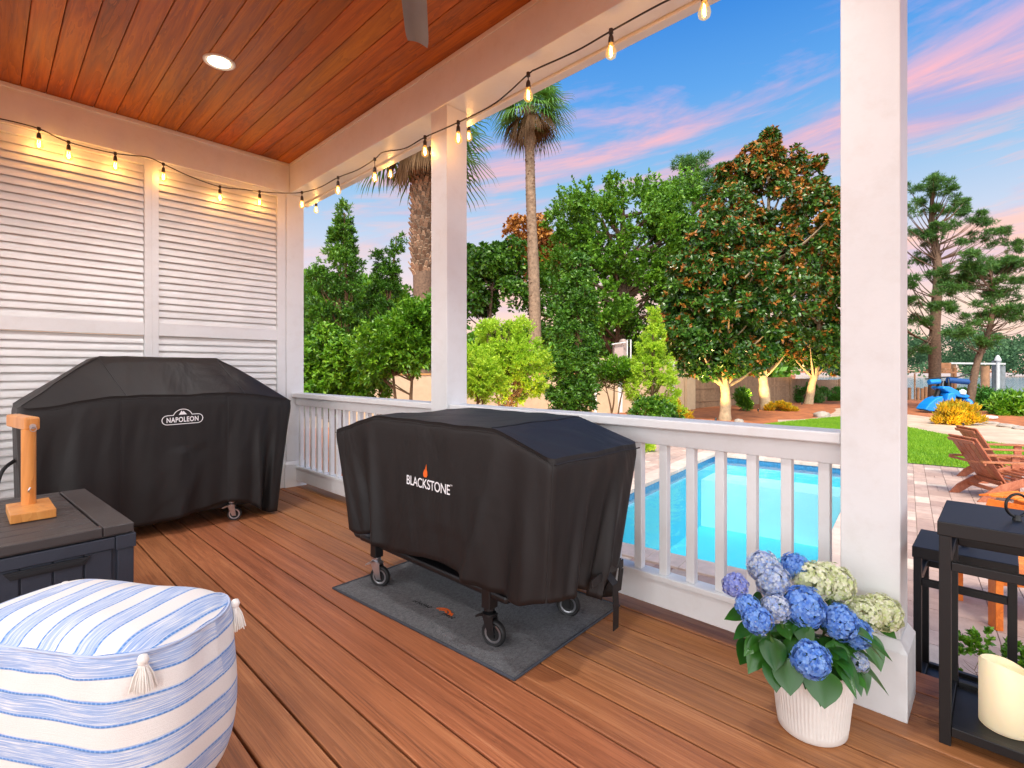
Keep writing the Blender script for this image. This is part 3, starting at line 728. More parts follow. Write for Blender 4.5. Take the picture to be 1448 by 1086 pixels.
fl.add([onfront(cy_l + 0.022 - u, cz_l + 0.032 + v) for u, v in [(0, 0), (.016, .002), (.024, .014), (.022, .030), (.017, .040), (.016, .066), (.008, .046), (.006, .034), (.001, .040), (-.004, .030), (-.010, .020), (-.008, .006)]], [tuple(range(12))])
fl.build("flame_mark", M_txto, cov)
MB().box(1.52, 2.06, 1.50, 2.70, 0.215, 0.25).build("bottom_shelf", M_blackmetal, t, bevel=0.012)
MB().box(1.53, 2.03, 1.55, 2.48, 0.62, 0.90).build("cook_box", M_blackmetal, t, bevel=0.01)
MB().tube(smoothpath([(1.56, 2.66, 0.232), (1.54, 2.74, 0.236), (1.58, 2.80, 0.238), (1.75, 2.815, 0.238), (1.98, 2.80, 0.238), (2.03, 2.72, 0.236), (2.0, 2.66, 0.232)], 6), 0.02, 8).build("shelf_rail", M_blackmetal, t, smooth=60)
for x, y, rot, fm in ((1.525, 2.516, R(-62), M_chrome), (1.54, 1.621, R(-74), M_blackmetal), (1.98, 1.555, R(-66), M_blackmetal), (1.98, 2.50, R(-70), M_blackmetal)):
    MB().box(x - 0.026, x + 0.026, y - 0.026, y + 0.026, 0.165, 0.62).build("leg", M_blackmetal, t, bevel=0.004)
    caster("caster", t, x, y, 0.165, rot, fm)
q = MB()
def ribbon(m, pts, wv, th=0.003):
    for a, c in zip(pts, pts[1:]): m.beam(a, c, wv, th)
q.add([], [])
sp = [(1.845, 1.215, 0.335), (1.85, 1.180, 0.30), (1.86, 1.182, 0.2), (1.87, 1.19, 0.10)]
for a, c in zip(sp, sp[1:]): q.beam(a, c, 0.04, 0.004, (0, 1, 0))
q.beam((1.70, 1.195, 0.338), (1.985, 1.235, 0.345), 0.004, 0.034)
sp = [(1.985, 1.235, 0.345), (2.01, 1.25, 0.30), (2.005, 1.26, 0.20)]
for a, c in zip(sp, sp[1:]): q.beam(a, c, 0.035, 0.004, (0, 1, 0))
q.build("strap", M_piping, t)

# ---- mat under the griddle
L_, F_, R_ = atz(471, 831, .008), atz(727, 960, .008), atz(884, 850, .008)
ex = (F_ - L_); ey = (R_ - F_); R_ = F_ + ey * 0.93; ey = R_ - F_
t = thing("grill_mat", "flat charcoal mat with an orange mark lying under the griddle", "mat", (L_ + R_) / 2 * 1.0)
t.location.z = 0
def mp(u, v, z): p = L_ + ex * u + ey * v; return (p.x, p.y, z)
gb = MB(); NU, NV = 30, 20
def mz(u, v): return 0.007 + 0.0018 * wob(u * 5, v * 4, 1) + 0.004 * gauss(u, 0.30, 0.06) * gauss(v, 0.45, 0.10)
vs = [mp(i / NU, j / NV, mz(i / NU, j / NV)) for i in range(NU + 1) for j in range(NV + 1)]
gb.add(vs, [(i * (NV + 1) + j, (i + 1) * (NV + 1) + j, (i + 1) * (NV + 1) + j + 1, i * (NV + 1) + j + 1) for i in range(NU) for j in range(NV)])
gb.build("pad", M_mat, t, smooth=60)
MB().tube([mp(u, v, 0.006) for u, v in [(i / 20, 0) for i in range(20)] + [(1, i / 16) for i in range(16)] + [(1 - i / 20, 1) for i in range(20)] + [(0, 1 - i / 16) for i in range(16)]], 0.0062, 6, closed=True).build("edging", M_matedge, t, smooth=60)
pr = MB()
def stroke(pts, wd):
    for a, c in zip(pts, pts[1:]): pr.beam(mp(*a, mz(*a) + 0.0015), mp(*c, mz(*c) + 0.0015), wd, 0.001)
random.seed(3)
for i in range(8):
    u = 0.36 + i * 0.0125 + (0.0 if i < 8 else 0.07); v = 0.225 + random.uniform(-.004, .004)
    stroke([(u, v - .014), (u + random.uniform(.0, .006), v + random.uniform(.0, .02))], 0.005)
    stroke([(u, v), (u + 0.010, v + random.uniform(-.012, .012))], 0.004)
pr.build("dark_print", M_txtk, t)
pr = MB()
for i in range(8, 13):
    u = 0.36 + i * 0.0125 + 0.07; v = 0.225 + random.uniform(-.004, .004)
    stroke([(u, v - .014), (u + random.uniform(.0, .006), v + random.uniform(.0, .02))], 0.005)
    stroke([(u, v), (u + 0.010, v + random.uniform(-.012, .012))], 0.004)
pr.build("dark_print", M_txtk, t)
pr = MB()
for a0, r_ in ((0, 0.030), (0.0, 0.016)):
    stroke([(0.515 + r_ * 1.2 * math.cos(a), 0.235 + r_ * 1.4 * math.sin(a)) for a in np.linspace(0.1, math.pi * 0.95, 9)], 0.011)
stroke([(0.548, 0.235), (0.556, 0.262), (0.565, 0.235)], 0.010)
pr.build("orange_print", M_txto, t)
# ------------------------------------------------------------------ deck box with the wooden ring-toss stand
t = thing("deck_box", "charcoal resin deck box with a plank lid standing in front of the large covered grill", "storage box", (0.452, 2.685, 0), R(3.5))
lid = MB()
lid.box(-0.105, 0.0, 0.0, 0.97, 0.512, 0.55).box(-1.32, -0.107, 0.0, 0.05, 0.512, 0.55).box(-1.32, -0.107, 0.92, 0.97, 0.512, 0.55)
for i in range(9): lid.box(-1.32, -0.113, 0.0525 + i * 0.0965, 0.0525 + (i + 1) * 0.0965 - 0.004, 0.514, 0.5485)
lid.box(-1.31, -0.01, 0.01, 0.96, 0.505, 0.513)
lid.build("lid", M_lid, t, bevel=0.004, world=False)
bd = MB(); bd.box(-1.30, -0.02, 0.02, 0.95, 0.0, 0.503)
for i in range(13):
    x1 = -0.075 - i * 0.094; bd.box(x1 - 0.088, x1, 0.010, 0.022, 0.03, 0.452)
for i in range(9):
    y0 = 0.08 + i * 0.092; bd.box(-0.022, -0.010, y0, y0 + 0.086, 0.03, 0.452)
bd.box(-1.31, -0.066, 0.0, 0.03, 0.455, 0.503).box(-0.02, -0.002, 0.066, 0.95, 0.455, 0.503)
bd.box(-0.064, 0.006, -0.006, 0.064, 0.448, 0.506).box(-0.058, -0.001, 0.001, 0.06, 0.0, 0.447)
bd.build("body", M_box, t, bevel=0.003, world=False)
hd = MB(); hd.prism([(-0.40, 0.445), (-0.145, 0.445), (-0.165, 0.415), (-0.38, 0.415)], (0, 0.0, 0), (1, 0, 0), (0, 0, 1), (0, 0.012, 0))
hd.prism([(-0.385, 0.437), (-0.16, 0.437), (-0.178, 0.422), (-0.367, 0.422)], (0, -0.004, 0), (1, 0, 0), (0, 0, 1), (0, 0.003, 0))
hd.build("handle", mat("dark_recess", S(24, 26, 30), 0.6), t, bevel=0.002, world=False)

ZB = 0.5505
c4 = [atz(14, 742, ZB), atz(80, 731, ZB), atz(69, 703, ZB + 0.038), atz(8, 713, ZB + 0.038)]
bc = sum(((Vector((c.x, c.y, 0))) for c in c4), Vector()) / 4
t = thing("ring_toss_stand", "small golden pine stand with a post and arm on the charcoal deck box", "game stand", (bc.x, bc.y, ZB))
bb = MB(); bb.add([(c.x, c.y, ZB) for c in c4] + [(c.x, c.y, ZB + 0.038) for c in c4], [(3,2,1,0),(4,5,6,7),(0,1,5,4),(1,2,6,5),(2,3,7,6),(3,0,4,7)])
bb.build("base", M_gold, t, bevel=0.003)
db = bc.x * (-_a) * 0 + (bc - Vector((0, 0, 0))).dot(Vector((_b, -_a, 0)))
pz = ZB + 0.038
pb = atz(40.5, 712, pz); dp = Vector((pb.x, pb.y, 0)).dot(Vector((_b, -_a, 0)))
top = at(38, 606, dp)
pw = 15.5 * dp / F
MB().tube([(pb.x, pb.y, pz), (pb.x, pb.y, top.z + 0.005)], pw / 2, 24).build("post", M_gold, t, smooth=40)
a0 = at(19, 588.5, dp + 0.10); a1 = at(46, 599.5, dp - 0.08); a0.z = a1.z = top.z + 0.031
MB().beam(a0, a1, 0.054, 0.06).build("arm", M_gold, t, bevel=0.008)
dv = (a1 - a0).normalized()
ey_ = MB(); e0 = a1 + Vector((0, 0, -0.012)) + dv * 0.001
ey_.tube([e0 + dv * 0.0, e0 + dv * 0.004], 0.012, 14); ey_.tube([e0, e0 + dv * 0.012 + Vector((0, 0, -.004))], 0.005, 8)
ey_.tube([e0 + dv * 0.012 + Vector((0.0, 0, -0.012)) + (Vector((0, 0, 1)) * math.cos(a) + dv.cross(Vector((0, 0, 1))) * math.sin(a)) * 0.011 for a in np.linspace(0, 2 * math.pi, 14)[:-1]], 0.002, 5, closed=True)
ey_.build("eye_screw", M_chrome, t, smooth=40)
toc = (Vector((0, 0, pb.z)) - Vector((pb.x, pb.y, pb.z))).normalized()
hk = MB(); h0 = Vector((pb.x, pb.y, at(40, 688, dp).z)) + toc * pw / 2
sd_ = toc.cross(Vector((0, 0, 1)))
hk.tube(smoothpath([h0, h0 + toc * 0.014, h0 + toc * 0.02 + Vector((0, 0, .008)), h0 + toc * 0.018 - sd_ * .006 + Vector((0, 0, .02))], 5), 0.003, 6)
hk.build("hook", M_chrome, t, smooth=40)

# ------------------------------------------------------------------ pouf
mp_ = bpy.data.materials.new("striped_cotton"); mp_.use_nodes = True; q = NT(mp_.node_tree); P = mp_.node_tree.nodes['Principled BSDF']
uv = q.node('ShaderNodeTexCoord').outputs['UV']; sx = q.node('ShaderNodeSeparateXYZ', {0: uv})
wn = q.noise(q.mapping(uv, scale=(14, 30, 1)), 1.0, 3, 0.5)
vc = q.math('ADD', sx.outputs[1], q.math('MULTIPLY', q.math('SUBTRACT', wn, 0.5), 0.004))
fr = q.math('FRACT', q.math('DIVIDE', vc, 0.118))
band = q.ramp(fr, [(0.0, 0), (0.03, 1), (0.56, 1), (0.59, 0)])
streak = q.noise(q.mapping(uv, scale=(9, 330, 1)), 1.0, 4, 0.65)
patch = q.noise(q.mapping(uv, scale=(5, 14, 1)), 1.0, 4, 0.6)
hat = q.ramp(q.math('ADD', q.math('MULTIPLY', streak, 0.75), q.math('MULTIPLY', patch, 0.25)), [(0.42, S(144, 170, 216)), (0.50, S(174, 194, 226)), (0.58, S(226, 229, 234))])
dash = q.math('SINE', q.math('MULTIPLY', sx.outputs[0], 520.0))
dash = q.ramp(dash, [(0.25, S(80, 136, 208)), (0.6, S(124, 168, 222))])
edge = q.ramp(fr, [(0.015, 0), (0.03, 1), (0.055, 1), (0.07, 0), (0.50, 0), (0.515, 1), (0.545, 1), (0.56, 0)])
basec = q.mix(q.noise(q.mapping(uv, scale=(240, 240, 1)), 1, 2, 0.5), S(226, 222, 216), S(238, 236, 232))
colr = q.mix(edge, q.mix(band, basec, hat), dash)
q.l.new(colr, P.inputs['Base Color']); P.inputs['Roughness'].default_value = 0.95; P.inputs['Sheen Weight'].default_value = 0.2
hb = q.math('ADD', q.math('MULTIPLY', streak, 0.5), q.math('ADD', q.math('MULTIPLY', edge, 0.6), q.math('MULTIPLY', q.noise(q.mapping(uv, scale=(500, 500, 1)), 1, 2, 0.5), 0.4)))
bn = q.node('ShaderNodeBump', {'Height': hb, 'Strength': 0.5, 'Distance': 0.004}); q.l.new(bn.outputs[0], P.inputs['Normal'])
PC = Vector((0.232, 1.878, 0)); PRZ = math.atan2(0.535, 0.845)
t = thing("pouf", "soft blue and white striped pouf with white tassels in front of the deck box", "pouf", PC, PRZ)
HA, HB, ZT = 0.188, 0.356, 0.52
bm = bmesh.new(); uvl = bm.loops.layers.uv.new("UVMap")
N = 168; base = rrect(-HA, HA, -HB, HB, 0.135, N); rows = []
prof = [(0.0, .66), (0.006, .76), (0.02, .84), (0.05, .915), (0.09, .965), (0.14, .995), (0.20, 1.015), (0.27, 1.02), (0.33, 1.015), (0.38, 1.005), (0.42, .997), (0.455, .988), (0.485, .980), (0.507, .970), (ZT, .955)]
def cornerness(x, y): return (abs(x) / HA) ** 4 * (abs(y) / HB) ** 4
for z, k in prof:
    row = []
    for x, y, nx, ny, s in base:
        cn = cornerness(x, y); kk = k
        bulge = 0.012 * math.sin(math.pi * z / ZT) * (1 - cn)
        wr = 0.0035 * math.sin(s * 26 + z * 9) * sm(0.15, 0.46, z) + 0.003 * math.sin(s * 47 - z * 20) * sm(0.3, .5, z)
        up = 0.016 * cn * sm(0.3, ZT, z) - 0.022 * (1 - cn) * sm(0.30, ZT, z)
        g_ = (1 + 0.035 * cn * sm(0.36, ZT, z))
        row.append(bm.verts.new((x * kk * g_ + nx * (bulge + wr), y * kk * g_ + ny * (bulge + wr), z + up)))
    rows.append(row)
topk = [0.93, 0.90, 0.85, 0.78, 0.68, 0.56, 0.42, 0.28, 0.14, 0.03]; trow = []
for k in topk:
    row = []
    for x, y, nx, ny, s in base:
        cn = cornerness(x, y) * (k / 0.955) ** 3; k2 = k / 0.955; px, py = x * k, y * k
        z = ZT + 0.016 * cn - 0.022 * (1 - cn) * k2 ** 6 + 0.028 * (1 - k2 ** 3) + 0.004 * wob(px, py, 2.5) * (1 - k2 ** 8)
        z -= 0.010 * sm(0.88, 0.955, k)* (1 - cn)
        row.append(bm.verts.new((px * (1 + .035 * cn), py * (1 + .035 * cn), z)))
    trow.append(row)
def quad(a, b_, c, d, uvs):
    f = bm.faces.new((a, b_, c, d)); f.smooth = True
    for l, u_ in zip(f.loops, uvs): l[uvl].uv = u_
for i in range(len(rows) - 1):
    for k in range(N):
        l = (k + 1) % N; s0 = base[k][4]; s1 = base[l][4] if l else base[k][4] + 0.012
        z0, z1 = prof[i][0], prof[i + 1][0]
        quad(rows[i][k], rows[i][l], rows[i + 1][l], rows[i + 1][k], [(s0, z0 + 0.0146), (s1, z0 + 0.0146), (s1, z1 + 0.0146), (s0, z1 + 0.0146)])
allt = [rows[-1]] + trow
for i in range(len(allt) - 1):
    for k in range(N):
        l = (k + 1) % N; vs4 = (allt[i][k], allt[i][l], allt[i + 1][l], allt[i + 1][k])
        quad(*vs4, [(v.co.x, v.co.y + 1.031) for v in vs4])
f = bm.faces.new(trow[-1]); f.smooth = True
for l in f.loops: l[uvl].uv = (l.vert.co.x, l.vert.co.y + 1.031)
bm.faces.new(rows[0][::-1])
me = bpy.data.meshes.new("cushion"); bm.to_mesh(me); bm.free(); me.materials.append(mp_)
pf = link("cushion", me, t, world=False)
su = pf.modifiers.new("subsurf", 'SUBSURF'); su.levels = su.render_levels = 1
# piped seam round the top edge and down the near corner
sm_ = MB(); sm_.tube([(x * .972 * (1 + .035 * cornerness(x, y)), y * .972 * (1 + .035 * cornerness(x, y)), ZT - 0.006 + 0.016 * cornerness(x, y) - 0.02 * (1 - cornerness(x, y))) for x, y, nx, ny, s in base[::2]], 0.0034, 6, closed=True)
sm_.build("seam", mat("seam_thread", S(186, 200, 226), 0.9), t, smooth=60, world=False)
def tassel(cx, cy, cz, out):
    m = MB(); o_ = Vector(out).normalized()
    top = Vector((cx, cy, cz)); k0 = top + o_ * 0.010 + Vector((0, 0, -0.004))
    prof_ = [(0.0, 0.014), (0.009, 0.011), (0.0135, 0.0), (0.010, -0.010), (0.0085, -0.013)]
    m.lathe(prof_, k0, 16)
    for j in range(5):
        m.tube([k0 + Vector((math.cos(a) * .0095, math.sin(a) * .0095, -0.012 - j * .0012)) for a in np.linspace(0, 2 * math.pi, 12)[:-1]], 0.0012, 4, closed=True)
    for j in range(95):
        a = random.uniform(0, 2 * math.pi); r0 = 0.0085 * math.sqrt(random.random()); sp_ = random.uniform(0.010, 0.024); ln = random.uniform(0.054, 0.066)
        d_ = Vector((math.cos(a), math.sin(a), 0)); p_ = k0 + d_ * r0 + Vector((0, 0, -0.012))
        if d_.dot(o_) < -0.1: d_ = d_ - o_ * d_.dot(o_) * 1.1
        m.tube([p_, p_ + d_ * sp_ * 0.55 + Vector((0, 0, -ln * 0.4)), p_ + d_ * sp_ * 0.95 + Vector((0, 0, -ln))], [0.0016, 0.0017, 0.0013], 4)
    m.build("tassel", M_yarn, t, smooth=60, world=False)
for sx_, sy_ in ((-1, -1), (1, -1), (1, 1), (-1, 1)):
    tassel(sx_ * (HA - 0.135 + 0.135 * 0.70), sy_ * (HB - 0.135 + 0.135 * 0.70), ZT - 0.026, (sx_, sy_, 0))

# ------------------------------------------------------------------ lanterns and candle
def lantern(x, y, z0, hw, H, label, bar=0.030):
    t = thing("lantern", label, "lantern", (x, y, z0), 0)
    m = MB(); e = hw; hb_ = bar
    for sx_ in (-1, 1):
        for sy_ in (-1, 1):
            m.box(sx_ * e - (hb_ if sx_ > 0 else 0), sx_ * e + (0 if sx_ > 0 else hb_), sy_ * e - (hb_ if sy_ > 0 else 0), sy_ * e + (0 if sy_ > 0 else hb_), 0, H - 0.0455)
    for za, zb in ((0.032, 0.062), (H - 0.155, H - 0.127)):
        for s_ in (-1, 1):
            ya, yb = sorted((s_ * (e - 0.002), s_ * (e - hb_ + 0.003))); m.box(-e + hb_ + .0005, e - hb_ - .0005, ya, yb, za, zb)
            m.box(ya, yb, -e + hb_ + .0005, e - hb_ - .0005, za, zb)
    fr_ = m.build("frame", M_blackmetal, t, bevel=0.002, world=False)
    MB().box(-e - 0.004, e + 0.004, -e - 0.004, e + 0.004, H - 0.045, H).build("top_plate", M_blackmetal, t, bevel=0.003, world=False)
    MB().box(-e + hb_ - 0.002, e - hb_ + 0.002, -e + hb_ - 0.002, e - hb_ + 0.002, 0.034, 0.046).build("base_plate", M_blackmetal, t, bevel=0.001, world=False)
    r_ = 0.034 * hw / 0.18 + 0.002
    h_ = MB(); dx, dy = 0.694, -0.72
    h_.tube([(math.cos(a) * r_ * dx, math.cos(a) * r_ * dy, H + 0.012 + r_ + math.sin(a) * r_) for a in np.linspace(0, 2 * math.pi, 30)[:-1]], 0.0042, 8, closed=True)
    h_.lathe([(0.012, H + 0.0005), (0.010, H + 0.010), (0.007, H + 0.018), (0.0, H + 0.019)], (0, 0, 0), 14)
    h_.build("ring_handle", M_blackmetal, t, smooth=50, world=False)
    return t
lantern(2.325, -0.030, 0, 0.182, 0.715, "tall open black metal lantern with a ring handle holding the cream candle")
lantern(2.765, 0.115, -0.149, 0.150, 0.640, "shorter black metal lantern standing on the step behind the tall one", 0.026)
t = thing("candle", "cream pillar candle with a slanted wavy rim inside the tall black lantern", "candle", (2.30, -0.005, 0.0462))
m = MB(); rc = 0.067; seg = 48; vs = []
def rimz(a): return 0.195 + 0.016 * math.cos(a - R(130)) + 0.006 * math.cos(2 * a)
for q_, (rr, zz_) in enumerate([(rc - .004, 0.0), (rc, 0.004), (rc, 0.10), (rc, 1), (rc - 0.004, 1.03), (rc - 0.010, 1.0), (rc - 0.014, 0.90), (0.02, 0.86), (0.0005, 0.86)]):
    for k in range(seg):
        a = 2 * math.pi * k / seg; z = zz_ if zz_ < 0.2 else rimz(a) * zz_
        if q_ >= 7: z = 0.158
        vs.append((rr * math.cos(a), rr * math.sin(a), z))
m.add(vs, [(i * seg + k, i * seg + (k + 1) % seg, (i + 1) * seg + (k + 1) % seg, (i + 1) * seg + k) for i in range(8) for k in range(seg)] + [tuple(range(seg))[::-1]])
m.build("wax", M_wax, t, smooth=50, world=False)
MB().tube([(0, 0, .158), (0.001, 0, .172), (0.003, 0, .18)], 0.0016, 6).build("wick", M_txtk, t, world=False)

# ------------------------------------------------------------------ potted hydrangea
PX = Vector((1.945, 0.468, 0)); DP = PX.dot(Vector((_b, -_a, 0)))
t = thing("potted_hydrangea", "blue and cream hydrangea in a ribbed white pot on the deck", "potted plant", PX)
def ribs(a, z): return 1 + (0.018 * (0.5 + 0.5 * math.cos(a * 64)) ** 0.7 if 0.03 < z < 0.205 else 0.018 if z >= 0.205 else 0.014)
m = MB(); m.lathe([(0.0, 0.0), (0.098, 0.0), (0.104, 0.006), (0.1065, 0.027), (0.1070, 0.031), (0.113, 0.09), (0.119, 0.14), (0.126, 0.20), (0.127, 0.206), (0.130, 0.232), (0.127, 0.238), (0.119, 0.234), (0.115, 0.205)], (0, 0, 0), 384, rfun=ribs)
m.v = [(p[0] * 1.04, p[1] * 0.98, p[2]) for p in m.v]
m.build("pot", M_pot, t, smooth=50, world=False)
MB().lathe([(0.0, 0.212), (0.06, 0.216), (0.114, 0.208)], (0, 0, 0), 40).build("soil", M_soil, t, smooth=60, world=False)

def leaf_blade(m, base, tip_dir, nrm, L, W, droop=0.25, fold=0.25, nu=9, nv=6, point=1.35):
    base = Vector(base); d = Vector(tip_dir).normalized(); n = Vector(nrm); n = (n - d * n.dot(d)).normalized(); s_ = d.cross(n)
    vs = []
    for i in range(nu + 1):
        u = i / nu; wd = W * (math.sin(math.pi * min(1, u ** 0.8) ) ** 0.75) * (1 - 0.15 * u) if 0 < i < nu else 0.0008
        if u > 0.75: wd *= 1 - 0.4 * ((u - 0.75) / 0.25) ** point
        c = base + d * L * u - Vector((0, 0, 1)) * droop * L * u * u
        for j in range(nv + 1):
            v = -1 + 2 * j / nv
            rip = 0.035 * L * math.sin(u * 9 * math.pi) * abs(v) * 0.25
            vs.append(c + s_ * wd * v + n * (fold * wd * abs(v) + rip * 0.4 - 0.12 * wd * v * v))
    m.add(vs, [(i * (nv + 1) + j, i * (nv + 1) + j + 1, (i + 1) * (nv + 1) + j + 1, (i + 1) * (nv + 1) + j) for i in range(nu) for j in range(nv)])

heads = [(1040, 828, 19, -.02, 'l'), (1080, 801, 24, .07, 'p'), (1124, 802, 21, .09, 'b'), (1093, 822, 25, .02, 'p'), (1150, 822, 30, .05, 'c'), (1178, 826, 31, .06, 'c'),
         (1057, 857, 18, -.06, 'b'), (1071, 877, 21, -.10, 'b'), (1097, 859, 21, -.06, 'p'), (1137, 858, 29, -.06, 'b'), (1187, 880, 26, -.06, 'b'), (1210, 896, 22, -.04, 'b'),
         (1220, 868, 25, .02, 'c'), (1247, 866, 28, .05, 'c'), (1147, 933, 27, -.15, 'b'), (1214, 936, 14, -.06, 'p')]
HM = {'b': leaf_mat("blue_petal", [S(84, 138, 224), S(112, 164, 234), S(150, 192, 244), S(122, 162, 228)], 0.6, 0.35, patch=False),
      'l': leaf_mat("lilac_blue_petal", [S(124, 140, 214), S(150, 162, 224), S(176, 188, 234)], 0.6, 0.35, patch=False),
      'p': leaf_mat("pale_blue_petal", [S(150, 172, 222), S(196, 208, 232), S(222, 226, 226), S(140, 176, 230)], 0.6, 0.35, patch=False),
      'c': leaf_mat("cream_green_petal", [S(234, 236, 206), S(216, 226, 168), S(244, 242, 226), S(196, 212, 132)], 0.6, 0.3, patch=False)}
stems = MB(); hcs = []
for px, py, rp, dd, kind in heads:
    d = DP + dd; c = at(px, py, d); r_ = rp * d / F * 0.89; hcs.append((c, r_))
    ax = (c - (PX + Vector((0, 0, 0.22)))).normalized(); V = []
    nf = 300 if rp > 20 else 210
    for i in range(nf):
        z = 1 - 1.62 * (i + 0.5) / nf; a = i * 2.39996; rr = math.sqrt(max(0, 1 - z * z))
        loc = Vector((rr * math.cos(a), rr * math.sin(a), z)); qt = Vector((0, 0, 1)).rotation_difference(ax)
        n = (qt @ loc); n = (n + Vector((random.gauss(0, .16), random.gauss(0, .16), random.gauss(0, .16)))).normalized()
        p = c + n * r_ * random.uniform(0.74, 1.06) * (1 + 0.10 * wob(n.x * .5 + px, n.y * .5 + n.z * .4)); tx = n.orthogonal().normalized(); ty = n.cross(tx); a0 = random.uniform(0, 6.28); ps = r_ * random.uniform(0.155, 0.215) if kind != 'c' else r_ * random.uniform(0.14, 0.19)
        ps = max(ps, 0.006)
        for j in range(4):
            aa = a0 + j * math.pi / 2; e = tx * math.cos(aa) + ty * math.sin(aa); f_ = -tx * math.sin(aa) + ty * math.cos(aa); lift = random.uniform(0.0, 0.4)
            V.append([p, p + e * ps * .62 + f_ * ps * .5 + n * ps * .28, p + e * ps * 1.1 + n * ps * lift, p + e * ps * .62 - f_ * ps * .5 + n * ps * .20])
    link("flower_head", raw_mesh("flower_head", np.array([[tuple(q_) for q_ in f_] for f_ in V]), HM[kind]), t)
    stems.tube(smoothpath([PX + Vector((random.uniform(-.05, .05), random.uniform(-.05, .05), 0.205)), PX.lerp(c, 0.5) + Vector((0, 0, 0.10 * (1 - abs(dd)))) * 0.6, c - ax * r_ * 0.3], 6), 0.004, 6)
stems.build("stems", mat("green_stem", S(84, 120, 56), 0.6), t, smooth=60)
lv = MB(); up = Vector((0, 0, 1)); tocam = Vector((-_b, _a, 0.35)).normalized()
def pxleaf(bx, by, tx, ty, wpx, d, droop=0.15, nrm=None):
    p = at(bx, by, d + 0.03); q_ = at(tx, ty, d - 0.02); L = (q_ - p).length
    leaf_blade(lv, p, q_ - p, nrm or (tocam + up * 0.5 + Vector((random.gauss(0, .25), random.gauss(0, .25), 0))), L, wpx * d / F, droop)
for a in [(1062, 862, 1024, 868, 11, -.02), (1066, 880, 1037, 898, 10, -.03), (1075, 893, 1052, 922, 12, -.05), (1082, 898, 1058, 945, 19, -.06), (1090, 900, 1096, 944, 20, -.09), (1104, 880, 1118, 902, 12, -.05),
          (1084, 903, 1090, 888, 7, -.1), (1128, 876, 1146, 914, 17, -.06), (1090, 930, 1098, 974, 18, -.10), (1112, 930, 1118, 978, 22, -.12), (1160, 945, 1166, 996, 27, -.14), (1178, 905, 1190, 950, 22, -.08),
          (1228, 895, 1246, 944, 16, .0), (1222, 930, 1226, 978, 9, -.03), (1205, 940, 1218, 980, 10, -.05), (1168, 860, 1184, 884, 12, .0), (1165, 850, 1148, 872, 11, .0), (1080, 848, 1062, 842, 10, 0.0), (1240, 880, 1268, 900, 10, .04),
          (1108, 905, 1140, 930, 16, -.08), (1130, 915, 1104, 935, 15, -.07), (1190, 900, 1210, 925, 15, -.04), (1160, 915, 1185, 940, 16, -.09), (1060, 905, 1046, 935, 15, -.02), (1195, 930, 1176, 958, 15, -.08), (1150, 900, 1160, 925, 16, -.05), (1120, 840, 1112, 860, 10, .02)]:
    pxleaf(*a[:5], DP + a[5])
for i in range(110):
    a = random.uniform(0, 6.28); r0 = random.uniform(0.02, 0.12); z = random.uniform(0.22, 0.40); e = Vector((math.cos(a), math.sin(a), random.uniform(-.5, .5)))
    leaf_blade(lv, PX + Vector((math.cos(a) * r0, math.sin(a) * r0, z)), e, up + Vector((math.cos(a), math.sin(a), 0)) * .4, random.uniform(0.07, 0.115), random.uniform(0.022, 0.036), 0.4)
lv.build("foliage", L_hyd, t, smooth=70)
# ------------------------------------------------------------------ ground, pool, patio, lawn, path, lake
FW = Vector((_b, -_a, 0)); RT = Vector((-_a * -1 * 0 + 0, 0, 0))
FW = Vector((-_a, _b, 0)); RT = Vector((_b, _a, 0))       # camera forward and right on the ground
def dr(x, y):
    d = x * FW.x + y * FW.y; r = x * RT.x + y * RT.y; return d, r / max(d, 0.1)
def groundz(x, y):
    d, r = dr(x, y); z = GZ - 0.012
    if 3.6 < x < 11.9 and 0.3 < y < 5.0: return -2.6
    if x < 2.4: return GZ - 0.25
    lake = sm(31.5, 38, d) * sm(0.50, 0.66, r)
    far = sm(560, 600, d)
    z += -1.9 * lake * (1 - far) + 1.2 * far
    z += 0.10 * gauss(d, 24, 4) * sm(0.3, 0.4, r) * (1 - sm(0.55, 0.66, r))
    return z
xs = sorted(set([round(v, 2) for v in list(np.arange(-30, 60, 0.75)) + list(np.arange(60, 260, 6)) + list(np.arange(260, 1300, 80)) + list(-30 - np.arange(5, 600, 60))]))
ys_ = sorted(set([round(v, 2) for v in list(np.arange(-40, 40, 0.75)) + list(np.arange(40, 200, 6)) + list(np.arange(200, 1300, 80)) + list(-40 - np.arange(5, 140, 6)) + list(-180 - np.arange(5, 900, 80))]))
vs = [(x, y, groundz(x, y)) for x in xs for y in ys_]; ny_ = len(ys_)
M_mulch = mat("red_brown_mulch", S(164, 96, 54), 0.95, var=0.35, vscale=3, bump=1.0, bscale=14, dirt=(S(126, 70, 46), 9, 0.6))
g = MB(); g.add(vs, [(i * ny_ + j, (i + 1) * ny_ + j, (i + 1) * ny_ + j + 1, i * ny_ + j + 1) for i in range(len(xs) - 1) for j in range(ny_ - 1)])
o = g.build("ground", M_mulch, smooth=60); o['kind'] = 'structure'

